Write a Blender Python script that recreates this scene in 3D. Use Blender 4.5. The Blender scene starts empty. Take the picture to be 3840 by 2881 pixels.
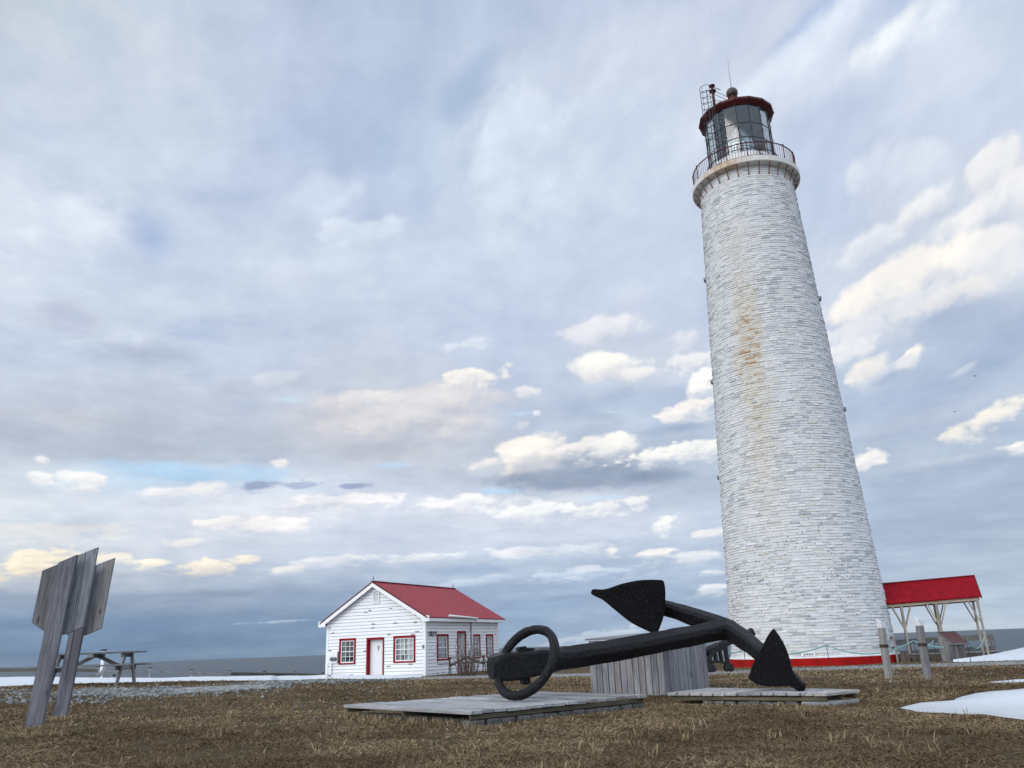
import bpy, bmesh, math, random
import numpy as np
from mathutils import Vector, Matrix, noise as mnoise
random.seed(7); RNG = np.random.default_rng(11)
SC = bpy.context.scene
COL = SC.collection
rad = math.radians
V = lambda *a: np.array(a, float)

# ------------------------------------------------------------------ camera model (a 28.6 mm equivalent, tilted up)
PW, PH, FPX = 3840, 2881, 3050.0
EYE = 0.75
ROLL = math.atan(0.0384)
PITCH = math.atan((2428.0 - PH / 2) * math.cos(ROLL) / FPX)
_rt = V(1, 0, 0); _up = V(0, -math.sin(PITCH), math.cos(PITCH)); CF = V(0, math.cos(PITCH), math.sin(PITCH))
CR = math.cos(ROLL) * _rt - math.sin(ROLL) * _up
CU = math.sin(ROLL) * _rt + math.cos(ROLL) * _up
ORG = V(0, 0, EYE)
def ray(x, y):
    return ((x - PW / 2) * CR - (y - PH / 2) * CU + FPX * CF) / FPX
def at(x, y, Y):
    d = ray(x, y); return ORG + d * (Y / d[1])
def atz(x, y, z):
    d = ray(x, y); return ORG + d * ((z - EYE) / d[2])
def sm(a, b, x):
    t = np.clip((x - a) / (b - a), 0, 1); return t * t * (3 - 2 * t)
def unit(v):
    v = np.asarray(v, float); return v / np.linalg.norm(v)

# ------------------------------------------------------------------ value noise for terrain and scatter
_lat = RNG.random((256, 256))
def vn(x, y):
    x = np.asarray(x, float); y = np.asarray(y, float)
    xi = np.floor(x).astype(int); yi = np.floor(y).astype(int)
    fx = x - xi; fy = y - yi; fx = fx * fx * (3 - 2 * fx); fy = fy * fy * (3 - 2 * fy)
    g = lambda a, b: _lat[a & 255, b & 255]
    return (g(xi, yi) * (1 - fx) + g(xi + 1, yi) * fx) * (1 - fy) + (g(xi, yi + 1) * (1 - fx) + g(xi + 1, yi + 1) * fx) * fy
def fb(x, y, o=4):
    s = 0; a = .5; t = 0
    for i in range(o):
        s = s + a * vn(x * 2 ** i + 17 * i, y * 2 ** i + 31 * i); t += a; a *= .5
    return s / t

SEA_Z = -25.0
def hgt(x, y):
    x = np.asarray(x, float); y = np.asarray(y, float)
    flat = sm(5.2, 3.2, np.hypot(x - .8, (y - 10.4) * 1.2))
    h = -(.47 + .12 * sm(0, 12, x)) * sm(13, 43, y)
    h = h + .19 * np.exp(-((x + 19) ** 2 / 60 + (y - 24) ** 2 / 20))
    h = h + .33 * np.exp(-((x + 10.5) ** 2 / 72 + (y - 20.5) ** 2 / 22))
    h = h + (1 - flat) * (.07 * (fb(x * .35 + 3, y * .35) - .5) + .035 * (fb(x * 1.7, y * 1.7 + 9, 3) - .5) * sm(60, 20, y)) - .018 * flat
    edge = 57.5 + 2.5 * (vn(x * .12, 4.2) - .5) + sm(8, 22, x) * -4
    h = h - 27 * sm(0, 14, y - edge) - .05 * np.maximum(0, -y - 30)
    return h
def gr(x, y):
    """point where the line of sight of (x, y) meets the terrain"""
    d = ray(x, y); t = np.linspace(3, 75, 3000); P = ORG[None] + d[None] * t[:, None]
    b = np.nonzero(P[:, 2] < hgt(P[:, 0], P[:, 1]))[0]
    i = b[0] if len(b) else len(t) - 1
    p = P[i].copy(); p[2] = hgt(p[0], p[1]); return p
def on(x, y): return V(x, y, float(hgt(x, y)))

# ------------------------------------------------------------------ mesh builder
class MB:
    def __init__(s): s.v = []; s.f = []; s.uv = []; s.r = []; s.sm = []
    def add(s, verts, faces, uvs=None, rnd=None, smooth=False):
        o = len(s.v); rnd = random.random() if rnd is None else rnd
        s.v.extend([tuple(map(float, p)) for p in verts]); s.r.extend([rnd] * len(verts))
        for i, f in enumerate(faces):
            s.f.append([o + k for k in f]); s.sm.append(smooth)
            s.uv.append(uvs[i] if uvs is not None else [(verts[k][0] + verts[k][1] * .7, verts[k][2]) for k in f])
        return s
    def box(s, c, size, M=None, rnd=None, taper=0):
        """box at centre c, size, axes = columns of 3x3 M; uv u runs along its longest side"""
        M = np.eye(3) if M is None else np.asarray(M, float)
        h = np.asarray(size, float) / 2; ax = int(np.argmax(h))
        loc = np.array([[x, y, z] for x in (-1, 1) for y in (-1, 1) for z in (-1, 1)], float) * h
        F = [(0, 1, 3, 2), (4, 6, 7, 5), (0, 4, 5, 1), (2, 3, 7, 6), (0, 2, 6, 4), (1, 5, 7, 3)]
        off = (random.uniform(0, 50), random.uniform(0, 50)); uv = []
        for k, f in enumerate(F):
            nax = k // 2; rest = [a for a in range(3) if a != nax]
            ua = ax if ax in rest else rest[0]; va = [a for a in rest if a != ua][0]
            uv.append([(loc[i][ua] + off[0], loc[i][va] + off[1]) for i in f])
        return s.add(np.asarray(c, float) + loc @ M.T, F, uv, rnd)
    def bar(s, a, b, w, t, side=(0, 0, 1), rnd=None):
        """bar from a to b, width w (perpendicular to side as far as possible), thickness t along side"""
        a = np.asarray(a, float); b = np.asarray(b, float); d = b - a; L = np.linalg.norm(d); d = d / L
        sd = np.asarray(side, float); sd = sd - d * (sd @ d)
        if np.linalg.norm(sd) < 1e-4: sd = np.cross(d, (1, 0, 0))
        sd = unit(sd); wd = np.cross(d, sd)
        return s.box((a + b) / 2, (L, w, t), np.stack([d, wd, sd], 1), rnd)
    def tube(s, pts, r, n=10, cap=True, smooth=True, rnd=None, closed=False, ref=None, jit=0.0):
        pts = [np.asarray(p, float) for p in pts]; N = len(pts)
        rs = [r] * N if np.isscalar(r) else list(r); V_ = []; UV = []; L = 0; Ls = []
        up = None
        for i in range(N):
            if closed: t = unit(pts[(i + 1) % N] - pts[i - 1])
            else: t = unit(pts[min(i + 1, N - 1)] - pts[max(i - 1, 0)])
            if up is None:
                up = np.asarray(ref, float) if ref is not None else (V(0, 0, 1) if abs(t[2]) < .9 else V(1, 0, 0))
            up = unit(up - t * (up @ t)); sd = np.cross(t, up)
            if i: L += np.linalg.norm(pts[i] - pts[i - 1])
            Ls.append(L)
            for k in range(n):
                a = 2 * math.pi * (k + .5) / n; rr = rs[i] * (1 + jit * (random.random() - .5))
                V_.append(pts[i] + rr * (math.cos(a) * sd + math.sin(a) * up))
        F = []
        for i in range(N if closed else N - 1):
            j = (i + 1) % N
            for k in range(n):
                F.append((i * n + k, i * n + (k + 1) % n, j * n + (k + 1) % n, j * n + k))
                l0 = Ls[i]; l1 = Ls[j] if j > i else Ls[i] + .1
                UV.append([(l0, k * .1), (l0, k * .1 + .1), (l1, k * .1 + .1), (l1, k * .1)])
        if cap and not closed:
            F.append(tuple(range(n - 1, -1, -1))); UV.append([(0, 0)] * n)
            F.append(tuple(range((N - 1) * n, N * n))); UV.append([(0, 0)] * n)
        return s.add(V_, F, UV, rnd, smooth)
    def lathe(s, prof, c=(0, 0, 0), n=32, smooth=False, a0=0.0, a1=2 * math.pi, rnd=None, phase=0.0):
        full = abs(a1 - a0 - 2 * math.pi) < 1e-6; m = n if full else n + 1; V_ = []; F = []
        for (r, z) in prof:
            for k in range(m):
                a = a0 + (a1 - a0) * k / n + phase
                V_.append((c[0] + r * math.cos(a), c[1] + r * math.sin(a), c[2] + z))
        for i in range(len(prof) - 1):
            for k in range(n):
                k2 = (k + 1) % m
                F.append((i * m + k, i * m + k2, (i + 1) * m + k2, (i + 1) * m + k))
        return s.add(V_, F, None, rnd, smooth)
    def prism(s, poly, O, ax, ay, t, rnd=None):
        """polygon (2D, counter-clockwise) in plane O + x*ax + y*ay, extruded by t along ax x ay"""
        O = np.asarray(O, float); ax = np.asarray(ax, float); ay = np.asarray(ay, float); nz = unit(np.cross(ax, ay)); n = len(poly)
        off = (random.uniform(0, 50), random.uniform(0, 50))
        b = [O + p[0] * ax + p[1] * ay for p in poly]; tp = [q + nz * t for q in b]
        F = [tuple(range(n - 1, -1, -1)), tuple(range(n, 2 * n))]; w = lambda i: (poly[i % n][1] + off[0], poly[i % n][0] + off[1])
        UV = [[w(i) for i in range(n - 1, -1, -1)], [w(i) for i in range(n)]]
        for i in range(n):
            F.append((i, (i + 1) % n, n + (i + 1) % n, n + i)); a, c = w(i), w(i + 1)
            UV.append([a, c, (c[0], c[1] + t), (a[0], a[1] + t)])
        return s.add(b + tp, F, UV, rnd)
    def build(s, name, mat, parent=None, bevel=0, seg=1, origin=None):
        me = bpy.data.meshes.new(name)
        vs = np.array(s.v, float); o = np.zeros(3)
        if origin is not None: o = np.asarray(origin, float)
        me.from_pydata((vs - o).tolist(), [], s.f)
        uvl = me.uv_layers.new(name='UVMap'); flat = [c for f in s.uv for p in f for c in p]
        uvl.data.foreach_set('uv', flat)
        at_ = me.attributes.new('rnd', 'FLOAT', 'POINT'); at_.data.foreach_set('value', s.r)
        me.polygons.foreach_set('use_smooth', s.sm)
        me.update()
        return link(name, me, mat, parent, bevel, seg, o)
def link(name, me, mat, parent=None, bevel=0, seg=1, o=(0, 0, 0)):
    ob = bpy.data.objects.new(name, me); COL.objects.link(ob)
    if mat is not None:
        for m in (mat if isinstance(mat, (list, tuple)) else [mat]): me.materials.append(m)
    ob.location = Vector(o)
    if parent is not None:
        ob.parent = parent
        g = parent
        off = Vector((0, 0, 0))
        while g is not None: off += Vector(g.location); g = g.parent
        ob.location = Vector(o) - off
    if bevel:
        b = ob.modifiers.new('bevel', 'BEVEL'); b.width = bevel; b.segments = seg; b.limit_method = 'ANGLE'; b.angle_limit = rad(40)
    return ob
def tag(o, label=None, cat=None, group=None, kind=None):
    if label: o['label'] = label
    if cat: o['category'] = cat
    if group: o['group'] = group
    if kind: o['kind'] = kind
    return o
def empty(name, loc, label, cat, group=None):
    o = bpy.data.objects.new(name, None); COL.objects.link(o); o.location = Vector(loc); o.empty_display_size = .2
    return tag(o, label, cat, group)
def copy_tree(o, parent=None):
    c = o.copy(); COL.objects.link(c)
    if parent is not None: c.parent = parent
    for ch in list(o.children): copy_tree(ch, c)
    return c

# ------------------------------------------------------------------ materials
def lin(r, g, b):
    f = lambda c: (c / 255 / 12.92) if c / 255 <= .04045 else ((c / 255 + .055) / 1.055) ** 2.4
    return (f(r), f(g), f(b), 1)
class NT:
    def __init__(s, nt): s.nt = nt
    def n(s, typ, *ins, **kw):
        nd = s.nt.nodes.new(typ); named = {}
        for k, v in kw.items():
            if k.startswith('_'): setattr(nd, k[1:], v)
            else: named[k] = v
        def put(sock, v):
            if isinstance(v, bpy.types.NodeSocket): s.nt.links.new(v, sock)
            elif isinstance(v, bpy.types.Node): s.nt.links.new(v.outputs[0], sock)
            else: sock.default_value = v
        for i, v in enumerate(ins):
            if v is not None: put(nd.inputs[i], v)
        for k, v in named.items(): put(nd.inputs[k.replace('__', ' ')], v)
        return nd
    def math(s, op, a, b=0.0, c=0.0, clamp=False):
        nd = s.n('ShaderNodeMath', a, b, c, _operation=op); nd.use_clamp = clamp; return nd.outputs[0]
    def mix(s, f, a, b, blend='MIX'):
        nd = s.nt.nodes.new('ShaderNodeMix'); nd.data_type = 'RGBA'; nd.blend_type = blend; nd.clamp_factor = True
        for sock, v in ((nd.inputs[0], f), (nd.inputs[6], a), (nd.inputs[7], b)):
            if isinstance(v, bpy.types.NodeSocket): s.nt.links.new(v, sock)
            elif isinstance(v, bpy.types.Node): s.nt.links.new(v.outputs[0], sock)
            else: sock.default_value = v
        return nd.outputs[2]
    def ramp(s, f, stops, interp='LINEAR'):
        nd = s.n('ShaderNodeValToRGB', f); cr = nd.color_ramp; cr.interpolation = interp
        while len(cr.elements) < len(stops): cr.elements.new(.5)
        for e, (p, c) in zip(cr.elements, stops):
            e.position = p; e.color = c if hasattr(c, '__len__') else (c, c, c, 1)
        return nd.outputs[0]
    def map(s, v, a, b, c=0.0, d=1.0, smooth=False):
        nd = s.n('ShaderNodeMapRange', v, a, b, c, d); nd.clamp = not smooth
        if smooth: nd.interpolation_type = 'SMOOTHSTEP'
        return nd.outputs[0]
    def noise(s, vec, scale, detail=4, rough=.55, dist=0.0, dim='3D'):
        nd = s.nt.nodes.new('ShaderNodeTexNoise'); nd.noise_dimensions = dim
        if vec is not None: s.nt.links.new(vec, nd.inputs['Vector'])
        nd.inputs['Scale'].default_value = scale; nd.inputs['Detail'].default_value = detail
        nd.inputs['Roughness'].default_value = rough; nd.inputs['Distortion'].default_value = dist
        return nd.outputs[0]
    def vmul(s, vec, m):
        return s.n('ShaderNodeVectorMath', vec, tuple(m), _operation='MULTIPLY').outputs[0]
    def obj(s): return s.n('ShaderNodeTexCoord').outputs['Object']
    def pos(s): return s.n('ShaderNodeNewGeometry').outputs['Position']
    def uv(s): return s.n('ShaderNodeUVMap').outputs[0]
    def attr(s, name): return s.n('ShaderNodeAttribute', _attribute_name=name).outputs['Fac']
def material(name, fn):
    m = bpy.data.materials.new(name); m.use_nodes = True; nt = m.node_tree; nt.nodes.clear(); t = NT(nt)
    out = nt.nodes.new('ShaderNodeOutputMaterial')
    r = fn(t)
    if isinstance(r, dict):
        b = nt.nodes.new('ShaderNodeBsdfPrincipled')
        bump = r.pop('bump', None)
        for k, v in r.items():
            sock = b.inputs[k]
            if isinstance(v, bpy.types.NodeSocket): nt.links.new(v, sock)
            else: sock.default_value = v
        if bump is not None:
            bn = t.n('ShaderNodeBump', Height=bump[0], Strength=bump[1], Distance=bump[2]); nt.links.new(bn.outputs[0], b.inputs['Normal'])
        r = b
    nt.links.new(r.outputs[0], out.inputs[0])
    return m

def wood(name, c0, c1, c2, knots=.35, moss=None):
    def fn(t):
        uv = t.uv(); r = t.attr('rnd')
        sh = t.n('ShaderNodeCombineXYZ', t.math('MULTIPLY', r, 37.0), t.math('MULTIPLY', r, 91.0), r).outputs[0]
        p = t.n('ShaderNodeVectorMath', uv, sh, _operation='ADD').outputs[0]
        grain = t.noise(t.vmul(p, (2.5, 60, 1)), 1.0, 5, .6, .4)
        streak = t.noise(t.vmul(p, (.9, 11, 1)), 1.0, 4, .6, .8)
        blot = t.noise(t.vmul(p, (1.6, 3, 1)), 1.0, 4, .6)
        base = t.mix(t.map(streak, .3, .7), c0, c1)
        base = t.mix(t.map(grain, .42, .66), base, c2)
        base = t.mix(t.map(blot, .45, .75, 0, .55), base, tuple(x * .55 for x in c1[:3]) + (1,))
        tone = t.ramp(r, [(0, (.62, .6, .6, 1)), (.35, (.85, .85, .88, 1)), (.7, (1, 1, 1, 1)), (1, (1.0, .9, .8, 1))])
        base = t.mix(1.0, base, tone, 'MULTIPLY')
        vor = t.n('ShaderNodeTexVoronoi', t.vmul(p, (3.1, 9, 1)), Scale=1.0)
        kn = t.map(vor.outputs['Distance'], .05, .16, 1, 0)
        gate = t.math('GREATER_THAN', t.n('ShaderNodeSeparateColor', vor.outputs['Color']).outputs[0], .62)
        base = t.mix(t.math('MULTIPLY', t.math('MULTIPLY', kn, gate), knots * 2), base, (.03, .026, .022, 1))
        crack = t.noise(t.vmul(p, (1.1, 30, 1)), 1.0, 2, .5, .6)
        ck = t.map(crack, .27, .33, 1, 0)
        base = t.mix(t.math('MULTIPLY', ck, .8), base, (.03, .028, .027, 1))
        if moss: base = t.mix(t.map(t.noise(p, 3.5, 4), .5, .72, 0, .6), base, moss)
        hh = t.math('SUBTRACT', t.math('MULTIPLY', grain, .6), ck)
        return {'Base Color': base, 'Roughness': .82, 'Specular IOR Level': .25, 'bump': (hh, .6, .004)}
    return material(name, fn)
M = {}
M['grey_wood'] = wood('grey_wood', (.225, .24, .27, 1), (.145, .152, .17, 1), (.37, .385, .41, 1), .6)
M['dark_wood'] = wood('dark_wood', (.128, .135, .162, 1), (.083, .087, .105, 1), (.205, .215, .245, 1))
M['box_wood'] = wood('box_wood', (.27, .275, .30, 1), (.175, .175, .185, 1), (.40, .41, .44, 1), .6)
M['deck_wood'] = wood('deck_wood', (.39, .395, .40, 1), (.26, .26, .255, 1), (.53, .535, .54, 1), .2)
M['beam_wood'] = wood('beam_wood', (.12, .115, .08, 1), (.075, .07, .05, 1), (.19, .18, .13, 1), .1)
M['table_wood'] = wood('table_wood', (.23, .24, .25, 1), (.15, .15, .15, 1), (.37, .38, .39, 1), .2)
M['brown_wood'] = wood('brown_wood', (.13, .115, .10, 1), (.08, .068, .058, 1), (.2, .18, .16, 1), .2)
M['tan_wood'] = wood('tan_wood', (.42, .385, .31, 1), (.31, .275, .21, 1), (.5, .47, .4, 1), .15)
M['post_wood'] = wood('post_wood', (.32, .325, .33, 1), (.20, .195, .19, 1), (.45, .45, .45, 1), .2)

def plain(name, col, rough=.5, var=.12, scale=8, bump=0, metal=0, spec=.4, detail=5):
    def fn(t):
        p = t.obj(); n = t.noise(p, scale, detail, .6)
        c = t.mix(t.map(n, .3, .7), tuple(x * (1 - var) for x in col[:3]) + (1,), tuple(min(1, x * (1 + var)) for x in col[:3]) + (1,))
        d = {'Base Color': c, 'Roughness': rough, 'Metallic': metal, 'Specular IOR Level': spec}
        if bump: d['bump'] = (n, bump, .01)
        return d
    return material(name, fn)
M['white'] = plain('white_paint', (.78, .79, .80), .5, .04, 3)
M['trim_white'] = plain('trim_white_paint', (.82, .83, .84), .45, .03, 4)
M['red_trim'] = plain('red_trim_paint', (.24, .008, .014), .7, .15, 6, 0, 0, .15)
M['red_band'] = plain('red_plinth_paint', (.34, .008, .008), .75, .22, 2.5, .3, 0, .12)
M['red_roof2'] = plain('red_shelter_paint', (.25, .006, .014), .8, .2, 3, .1, 0, .12)
M['roof_edge'] = plain('roof_edge_dark_red', (.11, .008, .012), .6, .2, 6)
M['lantern_red'] = plain('lantern_red_rust', (.085, .008, .008), .55, .45, 5, .2)
M['rust_rail'] = plain('rusty_red_iron', (.075, .012, .012), .6, .5, 9, .3)
M['bracket'] = plain('rusty_bracket', (.15, .04, .022), .7, .5, 9, .3)
M['black_metal'] = plain('dark_frame_metal', (.03, .037, .04), .45, .3, 8)
M['copper'] = plain('dark_weathered_copper', (.075, .06, .055), .45, .35, 4, .1, .3)
M['galv'] = plain('galvanised_steel', (.22, .23, .24), .45, .2, 9, 0, .5)
M['dark_stone'] = plain('dark_foundation_stone', (.105, .105, .10), .9, .45, 14, .8)
M['pale_stone'] = plain('pale_concrete_block', (.24, .245, .25), .9, .25, 14, .5)
M['rope'] = plain('pale_turquoise_rope', (.18, .37, .36), .8, .2, 40, .4)
M['stake'] = plain('dark_steel_stake', (.06, .06, .065), .5, .4, 9)
M['curtain'] = plain('white_curtain', (.82, .84, .85), .9, .15, 3)
M['interior'] = plain('dark_room_wall', (.03, .032, .036), .9, .2, 2)
M['ceiling_slate'] = plain('slate_blue_lantern_ceiling', (.26, .37, .47), .6, .2, 2)
M['lens_frame'] = plain('lens_frame_bronze', (.09, .10, .085), .4, .3, 9, 0, .5)
M['panel_red'] = plain('faded_maroon_panel', (.085, .028, .03), .4, .3, 8)
M['post_cap'] = material('flaked_white_paint', lambda t: {'Base Color': t.mix(t.map(t.noise(t.obj(), 26, 5, .7), .55, .66), (.72, .73, .75, 1), (.3, .3, .3, 1)), 'Roughness': .6, 'bump': (t.noise(t.obj(), 26, 5, .7), .4, .004)})
M['iron_band'] = plain('rusty_iron_band', (.045, .028, .022), .7, .4, 20, .3)
M['twig'] = plain('bare_shrub_bark', (.105, .075, .065), .85, .35, 12)
M['black_paint'] = plain('black_letter_paint', (.012, .012, .014), .6, .1, 9)
M['bird'] = plain('dark_feathers', (.04, .04, .045), .8, .2, 9)
M['meter_grey'] = plain('grey_meter_metal', (.16, .165, .17), .4, .2, 12, 0, .3)

def _iron(t):
    p = t.pos()
    big = t.noise(p, 3.5, 6, .62); mid = t.noise(p, 17, 6, .65); fine = t.noise(p, 60, 4, .6)
    pit = t.n('ShaderNodeTexVoronoi', p, Scale=33.0).outputs['Distance']
    c = t.mix(t.map(mid, .35, .7), (.003, .003, .004, 1), (.008, .008, .011, 1))
    c = t.mix(t.map(big, .62, .8, 0, .5), c, (.03, .022, .018, 1))
    c = t.mix(t.map(t.noise(p, 90, 2), .68, .74, 0, .5), c, (.09, .085, .08, 1))
    chip = t.map(t.noise(p, 30, 5, .72), .50, .58)
    h = t.math('ADD', t.math('ADD', t.math('MULTIPLY', mid, 1.0), t.math('MULTIPLY', chip, .38)), t.math('MULTIPLY', t.map(pit, .0, .35), .3))
    c = t.mix(t.math('MULTIPLY', chip, .55), c, (.016, .016, .020, 1))
    return {'Base Color': c, 'Roughness': t.map(mid, .3, .7, .30, .48), 'Specular IOR Level': .24, 'bump': (h, .6, .03)}
M['iron'] = material('tarred_black_iron', _iron)
def _palm(t):
    p = t.pos()
    big = t.noise(p, 5, 6, .7); mid = t.noise(p, 26, 6, .7)
    c = t.mix(t.map(mid, .4, .75), (.004, .004, .005, 1), (.010, .010, .012, 1))
    fl = t.map(t.noise(p, 30, 4, .65), .60, .68)
    c = t.mix(t.math('MULTIPLY', fl, .6), c, (.07, .06, .054, 1))
    h = t.math('ADD', mid, t.math('MULTIPLY', big, .6))
    return {'Base Color': c, 'Roughness': t.map(mid, .3, .7, .42, .65), 'Specular IOR Level': .10, 'bump': (h, 1.0, .045)}
M['palm'] = material('pitted_tarred_iron', _palm)
def _cannon(t):
    p = t.pos(); n = t.noise(p, 9, 5, .6)
    return {'Base Color': t.mix(t.map(n, .3, .7), (.007, .0075, .009, 1), (.02, .021, .024, 1)), 'Roughness': .45, 'Specular IOR Level': .25, 'bump': (n, .3, .01)}
M['cannon'] = material('black_cannon_iron', _cannon)

def _glass(t, tint=(1, 1, 1, 1), refl=.12, trans=1.0):
    fr = t.n('ShaderNodeFresnel', 1.5).outputs[0]
    f = t.math('ADD', t.math('MULTIPLY', fr, 1.0), refl * .5, clamp=True)
    tr = t.n('ShaderNodeBsdfTransparent', tint); gl = t.n('ShaderNodeBsdfGlossy', (1, 1, 1, 1), .03)
    return t.n('ShaderNodeMixShader', f, tr.outputs[0], gl.outputs[0])
M['glass'] = material('window_glass', lambda t: _glass(t, (.85, .9, .9, 1), .10))
M['lantern_glass'] = material('lantern_glass', lambda t: _glass(t, (.90, .96, 1.0, 1), .04))
M['prism'] = material('fresnel_prism_glass', lambda t: _glass(t, (.72, .86, .84, 1), .45))

TC = V(14.47, 43.03, 0)          # lighthouse axis
TR = lambda z: 3.859 - .047 * (z - .75)
A_CAM = math.atan2(-TC[1], -TC[0])   # direction from the tower to the viewer
def _stone(t):
    p = t.pos(); r = t.attr('rnd')
    q = t.n('ShaderNodeVectorMath', p, tuple(TC), _operation='SUBTRACT').outputs[0]
    s = t.n('ShaderNodeSeparateXYZ', q)
    ang = t.math('ARCTAN2', s.outputs[0], t.math('MULTIPLY', s.outputs[1], -1.0))   # 0 toward -y, grows toward +x
    z = s.outputs[2]
    n1 = t.noise(p, 5, 5, .65); n2 = t.noise(p, 1.3, 4, .6)
    tone = t.ramp(r, [(0, (.37, .40, .43, 1)), (.07, (.44, .47, .50, 1)), (.16, (.58, .60, .62, 1)), (.35, (.66, .675, .69, 1)), (.80, (.71, .72, .73, 1)), (.95, (.66, .655, .62, 1)), (1, (.58, .56, .49, 1))])
    st = t.mix(t.map(n1, .38, .72, 0, .5), tone, (.50, .52, .54, 1))
    st = t.mix(t.map(n1, .28, .42, .45, 0), st, (.80, .80, .79, 1))
    st = t.mix(t.map(n2, .55, .78, 0, .25), st, (.62, .61, .56, 1))
    # rust that has run down from a fixing high on the left side (patches follow the courses)
    vec = t.n('ShaderNodeCombineXYZ', t.math('MULTIPLY', ang, 4.0), t.math('MULTIPLY', z, .9), 0.0).outputs[0]
    wob = t.noise(vec, 1.0, 3, .6)
    a = t.math('ADD', ang, t.math('MULTIPLY', t.math('SUBTRACT', wob, .5), .5))
    ca = t.math('SUBTRACT', a, -.62)
    inr = t.map(t.math('ABSOLUTE', ca), .0, .40, 1, 0, True)
    zz = t.ramp(t.map(z, 4, 24), [(0, 0), (.1, .12), (.26, .38), (.46, .62), (.56, 1), (.66, .7), (.76, .32), (.93, .12), (1, .0)])
    cell = t.noise(t.n('ShaderNodeCombineXYZ', t.math('MULTIPLY', ang, 9.0), t.math('MULTIPLY', z, 7.5), 0.0).outputs[0], 1.0, 3, .7)
    k = t.math('MULTIPLY', t.math('MULTIPLY', inr, zz), t.map(cell, .34, .60, .0, 1.9), clamp=True)
    k = t.math('MULTIPLY', k, t.map(r, .0, .9, 1.0, .55), clamp=True)
    st = t.mix(t.math('MULTIPLY', k, .72), st, (.50, .39, .21, 1))
    st = t.mix(t.map(k, .75, 1.0, 0, .75), st, (.36, .17, .05, 1))
    # flaked paint on the lower courses
    ch = t.n('ShaderNodeTexVoronoi', t.n('ShaderNodeCombineXYZ', t.math('MULTIPLY', ang, 24.0), t.math('MULTIPLY', z, 7.0), 0.0).outputs[0], Scale=1.0)
    g = t.n('ShaderNodeSeparateColor', ch.outputs['Color']).outputs[0]
    area = t.math('MULTIPLY', t.map(z, 1.3, 2.2), t.map(z, 4.2, 7.0, 1, 0))
    area = t.math('MULTIPLY', area, t.map(t.noise(p, .8, 3), .38, .62))
    kk = t.math('MULTIPLY', t.map(ch.outputs['Distance'], .14, .24, 1, 0), t.math('GREATER_THAN', t.math('MULTIPLY', g, area), .20))
    st = t.mix(kk, st, (.085, .06, .05, 1))
    return {'Base Color': st, 'Roughness': .75, 'Specular IOR Level': .25, 'bump': (t.noise(t.vmul(p, (1, 1, 2.4)), 9, 6, .7), .55, .03)}
M['stone'] = material('whitewashed_stone', _stone)
def _slab(t):
    p = t.pos(); q = t.n('ShaderNodeVectorMath', p, tuple(TC), _operation='SUBTRACT').outputs[0]; s = t.n('ShaderNodeSeparateXYZ', q)
    ang = t.math('ARCTAN2', s.outputs[0], t.math('MULTIPLY', s.outputs[1], -1.0))
    n = t.noise(t.n('ShaderNodeCombineXYZ', t.math('MULTIPLY', ang, 9), t.math('MULTIPLY', s.outputs[2], 1.5), 0.0).outputs[0], 1.0, 4, .6)
    k = t.math('MULTIPLY', t.map(t.math('ABSOLUTE', t.math('ADD', ang, .72)), .1, .62, .85, 0), t.map(n, .28, .58))
    c = t.mix(t.map(t.noise(p, 6, 5, .6), .35, .7), (.62, .61, .57, 1), (.72, .72, .70, 1))
    c = t.mix(k, c, (.42, .23, .08, 1))
    return {'Base Color': c, 'Roughness': .7, 'bump': (t.noise(p, 10, 5), .2, .01)}
M['slab'] = material('gallery_concrete', _slab)

def _siding(t):
    p = t.obj(); n = t.noise(t.vmul(p, (1, 1, 3)), 2.5, 4, .6)
    c = t.mix(t.map(n, .35, .7), (.79, .80, .82, 1), (.84, .85, .86, 1))
    # peeled spots, longer than high
    v = t.n('ShaderNodeTexVoronoi', t.n('ShaderNodeVectorMath', t.vmul(t.uv(), (1.0, 1.9, 1)), t.vmul(t.n('ShaderNodeTexNoise', p, Scale=9.0).outputs[1], (.16, .16, .0)), _operation='ADD').outputs[0], Scale=1.25)
    v.voronoi_dimensions = '2D'
    g = t.n('ShaderNodeSeparateColor', v.outputs['Color'])
    k = t.math('MULTIPLY', t.map(v.outputs['Distance'], .095, .115, 1, 0), t.math('GREATER_THAN', g.outputs[0], .55))
    c = t.mix(k, c, (.33, .30, .28, 1))
    return {'Base Color': c, 'Roughness': .5, 'Specular IOR Level': .35}
M['siding'] = material('white_painted_clapboard', _siding)
def _shingle(t):
    uv = t.uv(); b = t.n('ShaderNodeTexBrick', uv, (.33, .058, .07, 1), (.38, .08, .092, 1), (.25, .042, .05, 1), Scale=1.0)
    b.inputs['Mortar Size'].default_value = .008; b.inputs['Brick Width'].default_value = .3; b.inputs['Row Height'].default_value = .14
    n = t.noise(t.pos(), 30, 4, .7); c = t.mix(t.map(n, .3, .7, 0, .45), b.outputs[0], (.40, .12, .13, 1))
    return {'Base Color': c, 'Roughness': .9, 'Specular IOR Level': .12, 'bump': (b.outputs['Fac'], .3, .008)}
M['shingle'] = material('red_asphalt_shingle', _shingle)

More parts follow.
